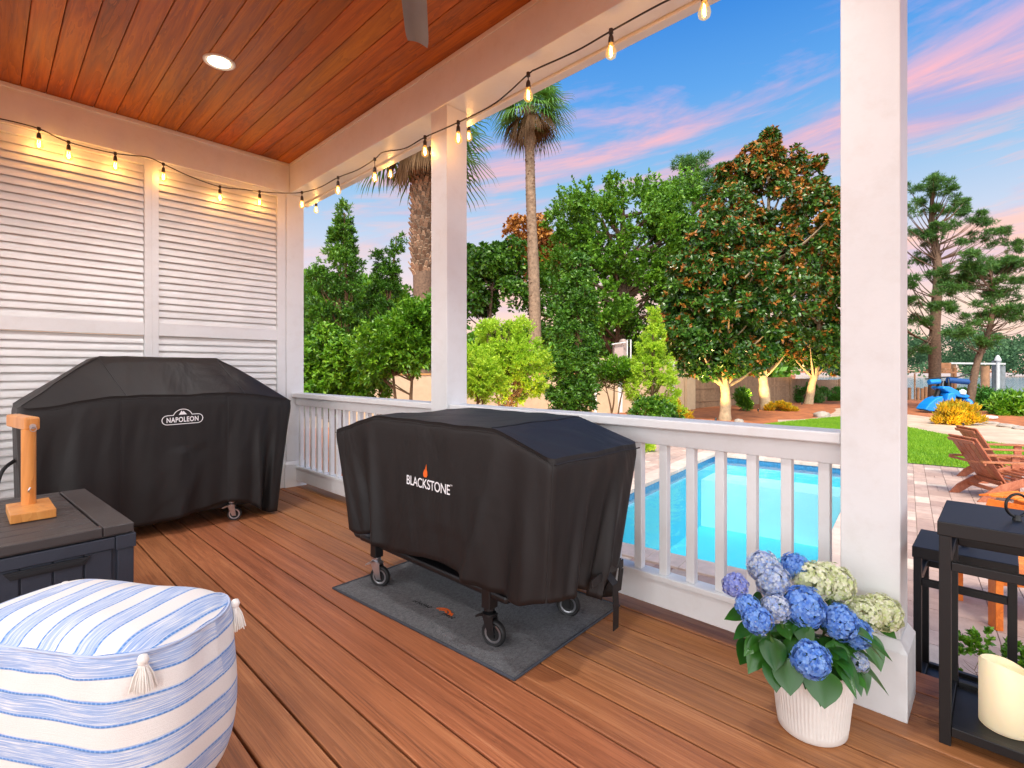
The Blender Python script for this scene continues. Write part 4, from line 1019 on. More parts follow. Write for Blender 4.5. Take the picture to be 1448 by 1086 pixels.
PO = Vector((4.47, 3.77, 0)); E1 = Vector((0.9942, 0.108, 0)); E2 = Vector((0.108, -0.9942, 0)); PL, PWD = 6.43, 2.62
def pp(u, v, z): p = PO + E1 * u + E2 * v; return (p.x, p.y, z)
U0, U1, V0, V1 = -2.1, 7.62, -2.25, 10.0
bs = MB()
for (ua, va), (ub, vb), (uc, vc_), (ud, vd) in (((U0, V0), (U1, V0), (PL, 0), (0, 0)), ((U1, V0), (U1, V1), (PL, PWD), (PL, 0)), ((U1, V1), (U0, V1), (0, PWD), (PL, PWD)), ((U0, V1), (U0, V0), (0, 0), (0, PWD))):
    bs.add([pp(ua, va, GZ), pp(ub, vb, GZ), pp(uc, vc_, GZ), pp(ud, vd, GZ)], [(0, 1, 2, 3)])
o = bs.build("patio_base", mat("joint_sand", S(150, 132, 120), 0.95, var=0.2, vscale=20)); o['kind'] = 'structure'
pv = leaf_mat  # pavers: colour differs from stone to stone
m_pav = bpy.data.materials.new("concrete_paver"); m_pav.use_nodes = True; q = NT(m_pav.node_tree); P = m_pav.node_tree.nodes['Principled BSDF']
gi = q.node('ShaderNodeNewGeometry').outputs['Random Per Island']; oc = q.node('ShaderNodeTexCoord').outputs['Object']
cc = q.ramp(gi, [(0.0, S(156, 130, 120)), (0.25, S(186, 158, 144)), (0.5, S(172, 146, 136)), (0.75, S(196, 170, 156)), (0.91, S(160, 138, 130)), (0.95, S(206, 190, 174)), (1.0, S(206, 190, 174))])
cc = q.mix(q.ramp(q.noise(oc, 7, 6, 0.65), [(0.35, 0), (0.7, 0.5)]), cc, S(134, 112, 106))
q.l.new(cc, P.inputs['Base Color']); P.inputs['Roughness'].default_value = 0.85
bn = q.node('ShaderNodeBump', {'Height': q.noise(oc, 60, 4, 0.6), 'Strength': 0.35, 'Distance': 0.01}); q.l.new(bn.outputs[0], P.inputs['Normal'])
pb_ = MB(); v = V0; random.seed(11); rowi = 0
def paver(u0, u1, v0, v1):
    # keep clear of the pool
    if u1 > -0.05 and u0 < PL + 0.05 and v1 > -0.05 and v0 < PWD + 0.05:
        uc, vc2 = (u0 + u1) / 2, (v0 + v1) / 2
        if -0.05 < uc < PL + 0.05 and -0.05 < vc2 < PWD + 0.05: return
        if uc < 0: u1 = min(u1, -0.05)
        elif uc > PL: u0 = max(u0, PL + 0.05)
        elif vc2 < 0: v1 = min(v1, -0.05)
        else: v0 = max(v0, PWD + 0.05)
    g_ = 0.003; z = GZ + 0.010 + random.uniform(-.001, .001)
    a = [(u0 + g_, v0 + g_), (u1 - g_, v0 + g_), (u1 - g_, v1 - g_), (u0 + g_, v1 - g_)]
    pb_.add([pp(x, y, z) for x, y in a] + [pp(x, y, GZ + 0.001) for x, y in a], [(0, 1, 2, 3), (0, 4, 5, 1), (1, 5, 6, 2), (2, 6, 7, 3), (3, 7, 4, 0)])
while v < V1 - 0.1:
    hgt = 0.24 if rowi % 3 != 2 else 0.16; u = U0 - random.uniform(0, 0.3)
    while u < U1 - 0.08:
        wd = random.choice([0.16, 0.24, 0.32, 0.32, 0.40]); ue = min(u + wd, U1)
        if hgt > 0.2 and random.random() < 0.16:
            paver(max(u, U0), ue, v, v + hgt / 2); paver(max(u, U0), ue, v + hgt / 2, v + hgt)
        elif ue - max(u, U0) > 0.05: paver(max(u, U0), ue, v, v + hgt)
        u += wd
    v += hgt; rowi += 1
o = pb_.build("patio", m_pav); o['kind'] = 'structure'
cp = MB()
def coping(u0, u1, v0, v1):
    a = [(u0, v0), (u1, v0), (u1, v1), (u0, v1)]
    cp.add([pp(x, y, GZ + 0.03) for x, y in a] + [pp(x, y, GZ - 0.03) for x, y in a], [(0,1,2,3),(7,6,5,4),(0,4,5,1),(1,5,6,2),(2,6,7,3),(3,7,4,0)])
n_ = 20
for i in range(n_):
    a, c = PL * i / n_ + .002, PL * (i + 1) / n_ - .002
    coping(a, c, -0.30, 0.02); coping(a, c, PWD - 0.02, PWD + 0.30)
for i in range(10):
    a, c = -0.30 + (PWD + 0.6) * i / 10 + .002, -0.30 + (PWD + 0.6) * (i + 1) / 10 - .002
    coping(-0.302, -0.001 + 0.02, a, c) if 0.02 < a and c < PWD - .02 else coping(-0.302, -0.003, a, c)
    coping(PL - 0.02, PL + 0.302, a, c) if 0.02 < a and c < PWD - .02 else coping(PL + 0.003, PL + 0.302, a, c)
o = cp.build("pool_coping", M_coping, bevel=0.006); o['kind'] = 'structure'
bn_ = MB()
ZT2, ZF = GZ - 0.031, -1.9
cs = [(0, 0), (PL, 0), (PL, PWD), (0, PWD)]
for (ua, va), (ub, vb) in zip(cs, cs[1:] + cs[:1]):
    bn_.cur = 1; bn_.add([pp(ua, va, ZT2), pp(ub, vb, ZT2), pp(ub, vb, ZT2 - 0.16), pp(ua, va, ZT2 - 0.16)], [(0, 1, 2, 3)])
    bn_.cur = 0; bn_.add([pp(ua, va, ZT2 - 0.16), pp(ub, vb, ZT2 - 0.16), pp(ub, vb, ZF), pp(ua, va, ZF)], [(0, 1, 2, 3)])
bn_.add([pp(*c, ZF) for c in cs], [(0, 1, 2, 3)])
bn_.cur = 2
def slab(u0, u1, v0, v1, z):
    a = [(u0, v0), (u1, v0), (u1, v1), (u0, v1)]
    bn_.add([pp(x, y, z) for x, y in a] + [pp(x, y, ZF - 0.02) for x, y in a], [(0,1,2,3),(0,4,5,1),(1,5,6,2),(2,6,7,3),(3,7,4,0)])
slab(PL - 0.9, PL - .004, .004, PWD - .004, -0.98); slab(0.004, 0.5, .004, PWD - .004, -1.06); slab(0.502, 0.95, 1.5, PWD - .004, -1.2)
o = bn_.build("pool_basin", [M_plaster, M_tile, M_ledge]); o['kind'] = 'structure'
mw = bpy.data.materials.new("pool_water"); mw.use_nodes = True; q = NT(mw.node_tree)
for n in list(mw.node_tree.nodes): mw.node_tree.nodes.remove(n)
outn = q.node('ShaderNodeOutputMaterial'); tr = q.node('ShaderNodeBsdfTransparent', {'Color': (0.74, 0.97, 1.0, 1)}); gl = q.node('ShaderNodeBsdfGlossy', {'Roughness': 0.03})
oc = q.node('ShaderNodeTexCoord').outputs['Object']
bn = q.node('ShaderNodeBump', {'Height': q.math('ADD', q.noise(oc, 3.2, 4, 0.55, 0.6), q.math('MULTIPLY', q.noise(oc, 11, 3, 0.5), 0.25)), 'Strength': 0.24, 'Distance': 0.05})
q.l.new(bn.outputs[0], gl.inputs['Normal']); fr_ = q.node('ShaderNodeFresnel', {'IOR': 1.33}); q.l.new(bn.outputs[0], fr_.inputs['Normal'])
m1 = q.node('ShaderNodeMixShader', {0: q.math('MULTIPLY', fr_.outputs[0], 0.42)}); q.l.new(tr.outputs[0], m1.inputs[1]); q.l.new(gl.outputs[0], m1.inputs[2]); q.l.new(m1.outputs[0], outn.inputs[0])
o = MB().add([pp(u, v, GZ - 0.085) for u, v in cs], [(0, 1, 2, 3)]).build("pool_water", mw); o['kind'] = 'structure'

M_lawn = mat("lawn_turf", S(88, 132, 28), 0.9, var=0.3, vscale=1.2, bump=0.8, bscale=50)
lawn_px = [(1062, 603), (1100, 598.5), (1145, 594), (1189, 590), (1235, 596), (1283, 605), (1347, 618), (1448, 634), (1560, 652)]
lp = [atz(x, y, GZ) for x, y in lawn_px]
edge_ = [Vector(pp(U1 + 0.03, v, 0)) for v in (9.9, 6, 3.2, 1.5, 0.0, -1.2)]
def sheet(name, pts, z, m, th=0.0):
    bm = bmesh.new(); f = bm.faces.new([bm.verts.new((p.x, p.y, z)) for p in pts]); bmesh.ops.triangulate(bm, faces=bm.faces)
    bmesh.ops.recalc_face_normals(bm, faces=bm.faces)
    if bm.faces[:][0].normal.z < 0: bmesh.ops.reverse_faces(bm, faces=bm.faces)
    me = bpy.data.meshes.new(name); bm.to_mesh(me); bm.free(); me.materials.append(m); o = link(name, me); o['kind'] = 'structure'; return o, [[Vector(me.vertices[i].co) for i in p.vertices] for p in me.polygons]
o, tris = sheet("lawn", lp + edge_, GZ + 0.016, M_lawn)
areas = np.array([((t_[1] - t_[0]).cross(t_[2] - t_[0])).length / 2 for t_ in tris]); NB = 90000
pick = rng.choice(len(tris), NB, p=areas / areas.sum()); Tv = np.array([[tuple(v_) for v_ in t_] for t_ in tris])[pick]
a = rng.random((NB, 1)); c = rng.random((NB, 1)); fl_ = (a + c) > 1; a = np.where(fl_, 1 - a, a); c = np.where(fl_, 1 - c, c)
pt = Tv[:, 0] + a * (Tv[:, 1] - Tv[:, 0]) + c * (Tv[:, 2] - Tv[:, 0])
ang = rng.random(NB) * 6.283; hh = 0.035 + 0.025 * rng.random(NB); wv = 0.007 + 0.004 * rng.random(NB)
sd_ = np.stack([np.cos(ang), np.sin(ang), 0 * ang], 1) * wv[:, None]; tp = np.stack([rng.normal(0, .015, NB), rng.normal(0, .015, NB), hh], 1)
V = np.stack([pt - sd_, pt + sd_, pt + tp], 1)
o = link("grass", raw_mesh("grass", V, leaf_mat("grass_blade", [S(84, 134, 20), S(112, 160, 28), S(144, 184, 38), S(128, 164, 48)], 0.6, 0.35), loops=3)); o['kind'] = 'stuff'; o['label'] = "short green grass covering the lawn"
M_sand = mat("sandy_path", S(184, 162, 142), 0.95, var=0.2, vscale=1.5, bump=0.5, bscale=30, dirt=(S(146, 116, 92), 2.2, 0.6))
path_up = [(1100, 589), (1189, 577), (1240, 580), (1283, 586), (1330, 592), (1400, 596), (1448, 603), (1580, 622)]
sheet("sand_path", [atz(x, y, GZ) for x, y in path_up] + [p for p in lp[::-1]][:-1], GZ + 0.005, M_sand)
ml = bpy.data.materials.new("lake_water"); ml.use_nodes = True; q = NT(ml.node_tree); P = ml.node_tree.nodes['Principled BSDF']
P.inputs['Base Color'].default_value = S(150, 172, 190); P.inputs['Roughness'].default_value = 0.12; P.inputs['Specular IOR Level'].default_value = 0.9
oc = q.node('ShaderNodeTexCoord').outputs['Object']; bn = q.node('ShaderNodeBump', {'Height': q.noise(q.mapping(oc, scale=(1, 2.2, 1), rot=(0, 0, R(40))), 0.7, 6, 0.6), 'Strength': 0.10, 'Distance': 0.06}); q.l.new(bn.outputs[0], P.inputs['Normal'])
lk = [at(1040, 0, 27), at(1900, 0, 27), at(1900, 0, 640), at(1000, 0, 640)]
o = MB().add([(p.x, p.y, -1.15) for p in lk], [(0, 1, 2, 3)]).build("lake_water", ml); o['kind'] = 'structure'

# ------------------------------------------------------------------ plants
def unit(n):
    v = rng.normal(size=(n, 3)); return v / np.linalg.norm(v, axis=1, keepdims=True)
def nrmz(v): return v / np.maximum(1e-9, np.linalg.norm(v, axis=1, keepdims=True))
def leaf_quads(p, d, L, W, upb=0.5, fold=0.2):
    n = len(p); L = (L * rng.uniform(0.55, 1.35, n))[:, None]; W = (W * rng.uniform(0.75, 1.2, n))[:, None]
    d = nrmz(d); nr = unit(n) * 0.8; nr[:, 2] += upb; s = nrmz(np.cross(d, nr)); nn = np.cross(s, d)
    return np.stack([p, p + d * L * 0.48 + s * W + nn * W * fold, p + d * L, p + d * L * 0.48 - s * W + nn * W * fold], 1)
def clump_points(ells, nclump, shell=0.45):
    vol = np.array([e[1][0] * e[1][2] + e[1][1] * e[1][2] for e in ells]); idx = rng.choice(len(ells), nclump, p=vol ** 0.65 / (vol ** 0.65).sum())
    C = np.array([tuple(e[0]) for e in ells])[idx]; RR = np.array([e[1] for e in ells])[idx]
    u = unit(nclump); k = rng.uniform(shell, 1.0, (nclump, 1)) ** 0.6
    return C + u * RR * k, u
def foliage(style, C, U, cr, n, L, W, up=0.3):
    """C clump centres, U outward directions, cr clump radius (m), n leaves in all"""
    m = len(C)
    if style == 'broad':
        i = rng.integers(0, m, n); u = unit(n); r = cr[i][:, None] * rng.random((n, 1)) ** 0.45; p = C[i] + u * r * np.array([1, 1, 0.72])
        d = u * 0.6 + U[i] * 0.35 + unit(n) * 0.55; d[:, 2] += up; return leaf_quads(p, d, L, W)
    if style == 'rosette':
        nr = n // 8; i = rng.integers(0, m, nr); u = nrmz(unit(nr) + U[i] * 0.5 + np.array([0, 0, 0.25])); p = C[i] + u * cr[i][:, None] * rng.uniform(0.55, 1.05, (nr, 1))
        ax = nrmz(u + np.array([0, 0, up]) + unit(nr) * 0.25); P_ = np.repeat(p, 8, 0); A = np.repeat(ax, 8, 0); rad = unit(nr * 8); rad = nrmz(rad - A * np.sum(rad * A, 1, keepdims=True))
        d = A * rng.uniform(0.15, 0.8, (nr * 8, 1)) + rad; V = leaf_quads(P_, d, L, W, 0.2, 0.15); return V, np.repeat(rng.random(nr), 8), A
    if style == 'needle':
        nt = n // 14; i = rng.integers(0, m, nt); u = unit(nt); p = C[i] + u * cr[i][:, None] * rng.random((nt, 1)) ** 0.5 * np.array([1, 1, 0.55])
        ax = nrmz(u * 0.5 + U[i] * 0.4 + np.array([0, 0, 0.5])); P_ = np.repeat(p, 14, 0); A = np.repeat(ax, 14, 0); d = A * 0.55 + unit(nt * 14) * 0.75; return leaf_quads(P_, d, L, W, 0.2, 0.05)
    if style == 'spray':
        nt = n // 18; i = rng.integers(0, m, nt); u = nrmz(unit(nt) * 0.8 + U[i] * 0.6); p = C[i] + u * cr[i][:, None] * rng.random((nt, 1)) ** 0.5
        ax = nrmz(u + U[i] * 0.7 + np.array([0, 0, up]) + unit(nt) * 0.3); tl = (cr[i] * 0.75)[:, None]; P_ = np.repeat(p, 18, 0); A = np.repeat(ax, 18, 0); TL = np.repeat(tl, 18, 0)
        k = rng.random((nt * 18, 1)); d = A * 0.7 + unit(nt * 18) * 0.75; return leaf_quads(P_ + A * TL * k, d, L * 1.0, W)
def px_ell(e, d):
    px, py, rx, ry = e[:4]; dd = e[4] if len(e) > 4 else 0; dt = d + dd; k = dt / F
    return (at(px, py, dt), (rx * k, rx * k, ry * k))
LK = [0.38]
def trunk_mesh(path, radii, seg=12, wob_=0.15):
    m = MB(); pts = smoothpath(path, 6); n = len(pts); rr = np.interp(np.linspace(0, 1, n), np.linspace(0, 1, len(radii)), radii)
    m.tube(pts, [float(r_ * (1 + wob_ * 0.4 * math.sin(i * 1.7))) for i, r_ in enumerate(rr)], seg); return m
def tree(name, label, cat, base_px, d, tr, ells, n, L, W, lm, style='broad', clump=0.5, nclump=60, bark=None, group=None, path=None, limbs=24, up=0.3, shell=0.45, rust=0.0, stems=1, ground=GZ - 0.02):
    b0 = at(base_px, 0, d); b0.z = groundz(b0.x, b0.y) - 0.02 if ground is None else ground
    E_ = [px_ell(e, d) for e in ells]; t = thing(name, label, cat, b0, 0, group)
    C, U = clump_points(E_, nclump, shell); cr = rng.uniform(0.65, 1.25, nclump) * clump
    C[:, 2] = np.maximum(C[:, 2], b0.z + 0.12)
    top = max((e[0].z + e[1][2] * 0.55) for e in E_); hi = max(E_, key=lambda e: e[0].z)[0]
    m = MB()
    for s_ in range(stems):
        off = Vector((random.uniform(-.12, .12), random.uniform(-.12, .12), 0)) * (stems > 1)
        if path: pth = [at(x, y, d + (q_[0] if q_ else 0)) for x, y, *q_ in path]; pth[0].z = b0.z
        else:
            tgt = E_[s_ % len(E_)][0] if stems > 1 else Vector((hi.x, hi.y, top)); mid = b0.lerp(tgt, 0.5) + Vector((random.uniform(-.1, .1), random.uniform(-.1, .1), 0)) * (top - b0.z) * 0.25
            pth = [b0 + off, b0.lerp(mid, 0.4) + off, mid, tgt]
        tm = trunk_mesh(pth, [tr * 1.35, tr, tr * 0.75, tr * 0.2]); m.add(tm.v, tm.f)
        spine = smoothpath(pth, 6)
        for i in rng.choice(nclump, min(nclump, limbs), replace=False):
            c = Vector(C[i]); low = [p for p in spine if p.z < c.z - 0.1 * (top - b0.z) and p.z > b0.z + 0.25 * (top - b0.z)] or spine[len(spine) // 4:len(spine) // 4 + 3]
            s0 = min(low, key=lambda p: (p - c).length); md = s0.lerp(c, 0.55) + Vector((0, 0, -0.08 * (c - s0).length)); r0 = tr * LK[0]
            m.tube(smoothpath([s0, md, c], 4), [r0 * (1 - 0.85 * j / 8) for j in range(9)], 5)
    m.build("trunk", bark or M_bark, t, smooth=60)
    if style == 'rosette':
        V, rv, A = foliage(style, C, U, cr, n, L, W, up)
        zrel = (V[:, 0, 2] - b0.z) / (top - b0.z); mi = (rv < rust * (0.35 + 1.1 * zrel)).astype(int) if rust else np.zeros(len(V), int)
        me = raw_mesh("crown", V, [lm, L_rust], mi)
    else:
        me = raw_mesh("crown", foliage(style, C, U, cr, n, L, W, up), lm)
    link("crown", me, t); return t
def bush(name, label, cat, ells, d, n, L, W, lm, style='broad', clump=0.18, nclump=30, group=None, up=0.5, **k):
    px = sum(e[0] for e in ells) / len(ells)
    return tree(name, label, cat, px, d, k.pop('tr', 0.02), ells, n, L, W, lm, style, clump, nclump, M_twig, group, limbs=min(nclump, 14), up=up, stems=k.pop('stems', 3), **k)
def fan_frond(m, base, direc, pet, rad, nseg=22, spread=115, droop=0.35, wseg=0.03, sag=0.0):
    base = Vector(base); d = Vector(direc).normalized(); up = Vector((0, 0, 1)); s_ = d.cross(up)
    if s_.length < 0.05: s_ = Vector((1, 0, 0))
    s_.normalize(); n = s_.cross(d)
    hub_ = base + d * pet + Vector((0, 0, -sag * pet))
    m.tube([base, base.lerp(hub_, 0.5) + Vector((0, 0, 0.04 * pet)), hub_], [0.022, 0.016, 0.012], 5)
    for i in range(nseg):
        a = R(-spread + 2 * spread * i / (nseg - 1)); e = (d * math.cos(a) + s_ * math.sin(a)).normalized(); q_ = e.cross(n).normalized(); ln = rad * (0.72 + 0.28 * math.cos(a * 0.6)) * random.uniform(0.9, 1.06)
        p1 = hub_ + e * ln * 0.55 + n * 0.10 * ln * abs(math.sin(a)) + Vector((0, 0, -droop * ln * 0.10)); p2 = hub_ + e * ln * 0.9 + Vector((0, 0, -droop * ln * 0.55)); p3 = hub_ + e * ln + Vector((0, 0, -droop * ln * 0.95))
        w0 = wseg * 0.35
        m.add([hub_ - q_ * w0, hub_ + q_ * w0, p1 + q_ * wseg * .5, p1 - q_ * wseg * .5, p2 + q_ * wseg * .28, p2 - q_ * wseg * .28, p3], [(0, 1, 2, 3), (3, 2, 4, 5), (5, 4, 6)])
def palm(label, base, crown, tr, nf, pet, rad, ndead, group, boots=False, wseg=0.03, dead_len=1.0, trb=None):
    t = thing("palm_tree", label, "palm tree", base, 0, group); base = Vector(base); crown = Vector(crown)
    path = [base, base.lerp(crown, 0.35) + Vector((0.05, -0.05, 0)), base.lerp(crown, 0.7), crown]
    m = trunk_mesh(path, trb or [tr * 1.25, tr * 0.98, tr * 0.95, tr * 1.05], 18, 0.08)
    tk = m.build("trunk", M_bark if boots else M_palmbark, t, smooth=60)
    if boots:
        bm_ = MB(); H_ = crown.z - base.z; nb = int(H_ / (0.055 * tr / 0.25))
        for i in range(nb):
            bk = tr / 0.25
            z = base.z + H_ * (0.50 + 0.5 * i / nb); c = base.lerp(crown, (z - base.z) / H_)
            for j in range(4):
                a = i * 2.39996 * 0.5 + j * math.pi / 2; o_ = Vector((math.cos(a), math.sin(a), 0)); s_ = Vector((-o_.y, o_.x, 0)); c0 = c + o_ * tr * 0.86; L_2 = random.uniform(0.11, 0.19) * bk; wd = random.uniform(0.05, 0.075) * bk
                lean = random.uniform(0.55, 1.0)
                tipc = c0 + o_ * L_2 * 0.75 * lean + Vector((0, 0, L_2))
                vs = [c0 + s_ * wd, c0 - s_ * wd, tipc - s_ * wd * .45, tipc + s_ * wd * .45]
                bm_.add(vs + [p + o_ * -0.03 + Vector((0, 0, .03)) for p in vs], [(0, 1, 2, 3), (7, 6, 5, 4), (0, 4, 5, 1), (1, 5, 6, 2), (2, 6, 7, 3), (3, 7, 4, 0)])
        bm_.build("leaf_boots", M_boot, t)
    else:
        bm_ = MB(); H_ = crown.z - base.z
        for i in range(int(H_ / 0.14)):
            z = i * 0.14 + random.uniform(0, .05); c = base.lerp(crown, z / H_); a = random.uniform(0, 6.28)
            for j in range(3):
                aa = a + j * 2.1 + random.uniform(-.4, .4); o_ = Vector((math.cos(aa), math.sin(aa), 0)); s_ = Vector((-o_.y, o_.x, 0)); c0 = c + o_ * tr * 0.9; wd = random.uniform(.05, .11)
                bm_.add([c0 - s_ * wd, c0 + s_ * wd, c0 + s_ * wd * .5 + o_ * .035 + Vector((0, 0, .07)), c0 - s_ * wd * .5 + o_ * .035 + Vector((0, 0, .07))], [(0, 1, 2, 3)])
        bm_.build("leaf_scars", M_boot, t)
    cm = MB()
    for i in range(nf):
        a = i * 2.39996; e = math.sin(R(-34 + 112 * (i + 0.5) / nf)); cz = math.sqrt(max(0, 1 - e * e)); fan_frond(cm, crown + Vector((0, 0, 0.05)), (math.cos(a) * cz, math.sin(a) * cz, e), pet * random.uniform(.85, 1.1), rad * random.uniform(.85, 1.1), wseg=wseg, droop=random.uniform(.25, .6), sag=0.12)
    cm.build("crown", L_palm, t)
    dm = MB()
    for i in range(ndead):
        a = i * 2.39996 + 0.4; sp_ = random.uniform(.2, .95); e = Vector((math.cos(a) * sp_, math.sin(a) * sp_, -1 + random.uniform(0, .45))); fan_frond(dm, crown + Vector((math.cos(a), math.sin(a), 0)) * tr * 0.9, e, pet * dead_len * random.uniform(.35, .8), rad * dead_len * random.uniform(.6, .95), nseg=13, spread=26, droop=0.6, wseg=wseg * 0.8)
    dm.build("dead_fronds", L_deadpalm, t)
    return t
c_ = at(597, 192, 19.6); palm("stout palm with a boot-covered trunk partly hidden by the square column", (c_.x, c_.y, GZ), c_, 0.40, 36, 1.45, 1.65, 14, "palms beyond the porch", boots=True, wseg=0.085, dead_len=0.85)
c_ = at(748, 152, 22.6); bs_ = at(757, 0, 22.6); palm("tall slender palm with a bare pale trunk rising above the bright shrubs", (bs_.x, bs_.y, GZ), c_, 0.22, 38, 0.95, 1.15, 20, "palms beyond the porch", wseg=0.055, dead_len=1.0, trb=[0.30, 0.27, 0.25, 0.22, 0.21, 0.25])

GB = "broadleaf trees beyond the garden wall"
tree("shrub_tree", "tall pointed shrub tree beside the corner column, its tip reaching the bulbs", "tree", 478, 10.5, 0.07, [(487, 306, 1.5, 9), (486, 320, 5, 9), (485, 336, 10, 9), (483, 354, 16, 10), (480, 374, 25, 12), (476, 398, 34, 15), (470, 425, 44, 20), (462, 462, 50, 28), (458, 505, 46, 40), (446, 550, 50, 34)], 60000, 0.07, 0.0125, L_dark, 'spray', 0.12, 380, M_twig, limbs=60, up=0.7)
tree("shrub_tree", "loose shrub tree with two thin leaders left of the stout palm", "tree", 540, 11.5, 0.06, [(561, 338, 2, 8), (558, 354, 4, 8), (555, 370, 8, 9), (534, 366, 3, 9), (546, 390, 13, 11), (541, 415, 22, 15), (530, 450, 38, 26), (560, 470, 38, 24), (520, 505, 42, 36)], 44000, 0.07, 0.0125, L_dark, 'spray', 0.12, 260, M_twig, limbs=50, up=0.8)
tree("shrub", "bushy bright green shrub in front of the low cream wall by the corner column", "shrub", 478, 9.0, 0.05, [(462, 500, 38, 32), (490, 520, 44, 34), (455, 545, 45, 34), (520, 548, 26, 26)], 34000, 0.075, 0.019, L_privet, 'rosette', 0.18, 130, M_twig, limbs=30, up=0.6, stems=3)
tree("shrub", "dense green shrub filling the gap under the stout palm", "shrub", 580, 8.3, 0.04, [(552, 486, 30, 22), (588, 468, 24, 24), (606, 494, 20, 20), (536, 505, 22, 18), (602, 446, 16, 16), (575, 500, 26, 16)], 30000, 0.08, 0.016, L_privet, 'spray', 0.18, 130, M_twig, limbs=30, up=0.6, stems=2)
tree("background_tree", "dark rounded tree behind the wall between the shrub trees and palm", "tree", 578, 24, 0.2, [(560, 450, 40, 32), (610, 465, 50, 44), (470, 460, 60, 50), (515, 425, 38, 30), (440, 420, 30, 40), (545, 415, 24, 22)], 26000, 0.22, 0.07, L_oak, 'broad', 0.8, 50, group=GB, limbs=20)
tree("small_palm_thicket", "scrubby dark trees behind the wall right of the slim column", "tree", 690, 25, 0.14, [(672, 380, 26, 26), (700, 372, 22, 18), (722, 378, 22, 22), (668, 430, 34, 44), (706, 440, 48, 54), (690, 500, 64, 44), (775, 450, 24, 50)], 34000, 0.2, 0.06, L_dark, 'rosette', 0.62, 60, group=GB, limbs=26)
tree("bronze_tree", "distant bronze-leaved magnolia showing beside the tall palm trunk", "tree", 764, 34, 0.2, [(760, 338, 34, 28), (772, 372, 34, 34)], 9000, 0.3, 0.09, L_magn, 'rosette', 0.85, 34, group=GB, rust=0.85)
tree("broadleaf_tree", "broad billowing green tree towering behind the cream wall", "tree", 870, 28, 0.34, [(880, 290, 62, 44), (835, 335, 56, 50), (905, 340, 80, 56), (800, 390, 44, 50), (860, 410, 90, 66), (930, 430, 70, 80), (960, 300, 34, 40), (870, 480, 90, 50)], 90000, 0.19, 0.055, L_oak, 'spray', 0.70, 210, group=GB, limbs=70, up=0.45)
tree("tall_pine", "tall pine top rising between the broad tree and the magnolias", "tree", 985, 33, 0.26, [(985, 236, 22, 22), (965, 262, 26, 22), (1000, 265, 24, 22), (980, 305, 44, 34), (975, 370, 50, 50)], 30000, 0.32, 0.02, L_pine, 'needle', 0.75, 70, group=GB, limbs=40)
tree("podocarpus", "dark columnar evergreen standing beside the lime green bushes", "tree", 815, 14.0, 0.08, [(815, 392, 16, 28), (814, 430, 26, 34), (812, 480, 32, 40), (808, 530, 34, 40), (806, 565, 34, 24)], 44000, 0.11, 0.020, L_dark, 'rosette', 0.22, 190, M_twig, limbs=40, up=0.9)
tree("lime_bush", "large lime green feathery bush in front of the tall palm", "shrub", 722, 12.0, 0.04, [(708, 478, 26, 22), (740, 480, 20, 18), (730, 510, 42, 24), (692, 520, 30, 24), (762, 530, 26, 14), (716, 545, 44, 22)], 40000, 0.065, 0.012, L_lime, 'spray', 0.17, 130, M_twig, limbs=40, up=0.5, stems=4)
tree("lime_bush", "smaller lime green bush hard against the slim column", "shrub", 676, 11.0, 0.03, [(672, 520, 22, 22), (684, 540, 20, 22)], 18000, 0.06, 0.012, L_lime, 'spray', 0.16, 60, M_twig, limbs=20, up=0.5, stems=3)
tree("sapling", "thin multi-stemmed sapling in front of the panelled cream wall", "small tree", 868, 15.0, 0.03, [(868, 520, 22, 16), (852, 530, 14, 14), (886, 528, 16, 16)], 6000, 0.09, 0.022, L_privet, 'broad', 0.22, 34, M_twig, limbs=20, stems=3)
tree("young_conifer", "yellow green cone-shaped conifer standing before the cream wall pillar", "tree", 925, 14.5, 0.05, [(925, 452, 3, 14), (925, 476, 9, 12), (923, 500, 18, 14), (922, 525, 28, 18), (924, 552, 34, 20), (928, 578, 34, 14)], 36000, 0.065, 0.012, L_lime, 'spray', 0.15, 150, M_twig, limbs=40, up=0.35)
tree("evergreen_shrub", "low dark evergreen shrub spreading below the yellow green conifer", "shrub", 925, 13.9, 0.03, [(918, 582, 20, 10), (938, 586, 16, 8)], 8000, 0.09, 0.022, L_dark, 'spray', 0.2, 30, M_twig, limbs=12, stems=2)
GM = "magnolias in the mulch bed"
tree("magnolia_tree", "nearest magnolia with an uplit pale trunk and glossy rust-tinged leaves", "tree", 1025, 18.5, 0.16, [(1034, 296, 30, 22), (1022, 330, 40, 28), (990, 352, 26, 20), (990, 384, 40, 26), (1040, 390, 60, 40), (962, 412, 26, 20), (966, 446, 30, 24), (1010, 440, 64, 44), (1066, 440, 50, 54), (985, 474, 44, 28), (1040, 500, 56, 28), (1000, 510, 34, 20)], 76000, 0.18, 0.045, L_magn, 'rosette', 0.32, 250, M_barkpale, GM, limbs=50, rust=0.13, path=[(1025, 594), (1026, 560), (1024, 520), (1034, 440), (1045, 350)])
tree("magnolia_tree", "tallest magnolia, its rust-coloured top above all the other trees", "tree", 1084, 22.5, 0.19, [(1082, 202, 10, 12), (1066, 224, 20, 13), (1104, 222, 24, 13), (1140, 226, 20, 11), (1044, 250, 26, 15), (1088, 252, 34, 18), (1142, 252, 34, 15), (1172, 272, 20, 13), (1034, 286, 36, 20), (1100, 292, 50, 26), (1160, 300, 34, 20), (1060, 340, 60, 40), (1115, 350, 70, 44), (1090, 420, 76, 56), (1085, 480, 40, 32)], 84000, 0.20, 0.050, L_magn, 'rosette', 0.37, 260, M_barkpale, GM, limbs=60, rust=0.24, path=[(1083, 583), (1080, 545), (1078, 510), (1084, 400), (1088, 240)])
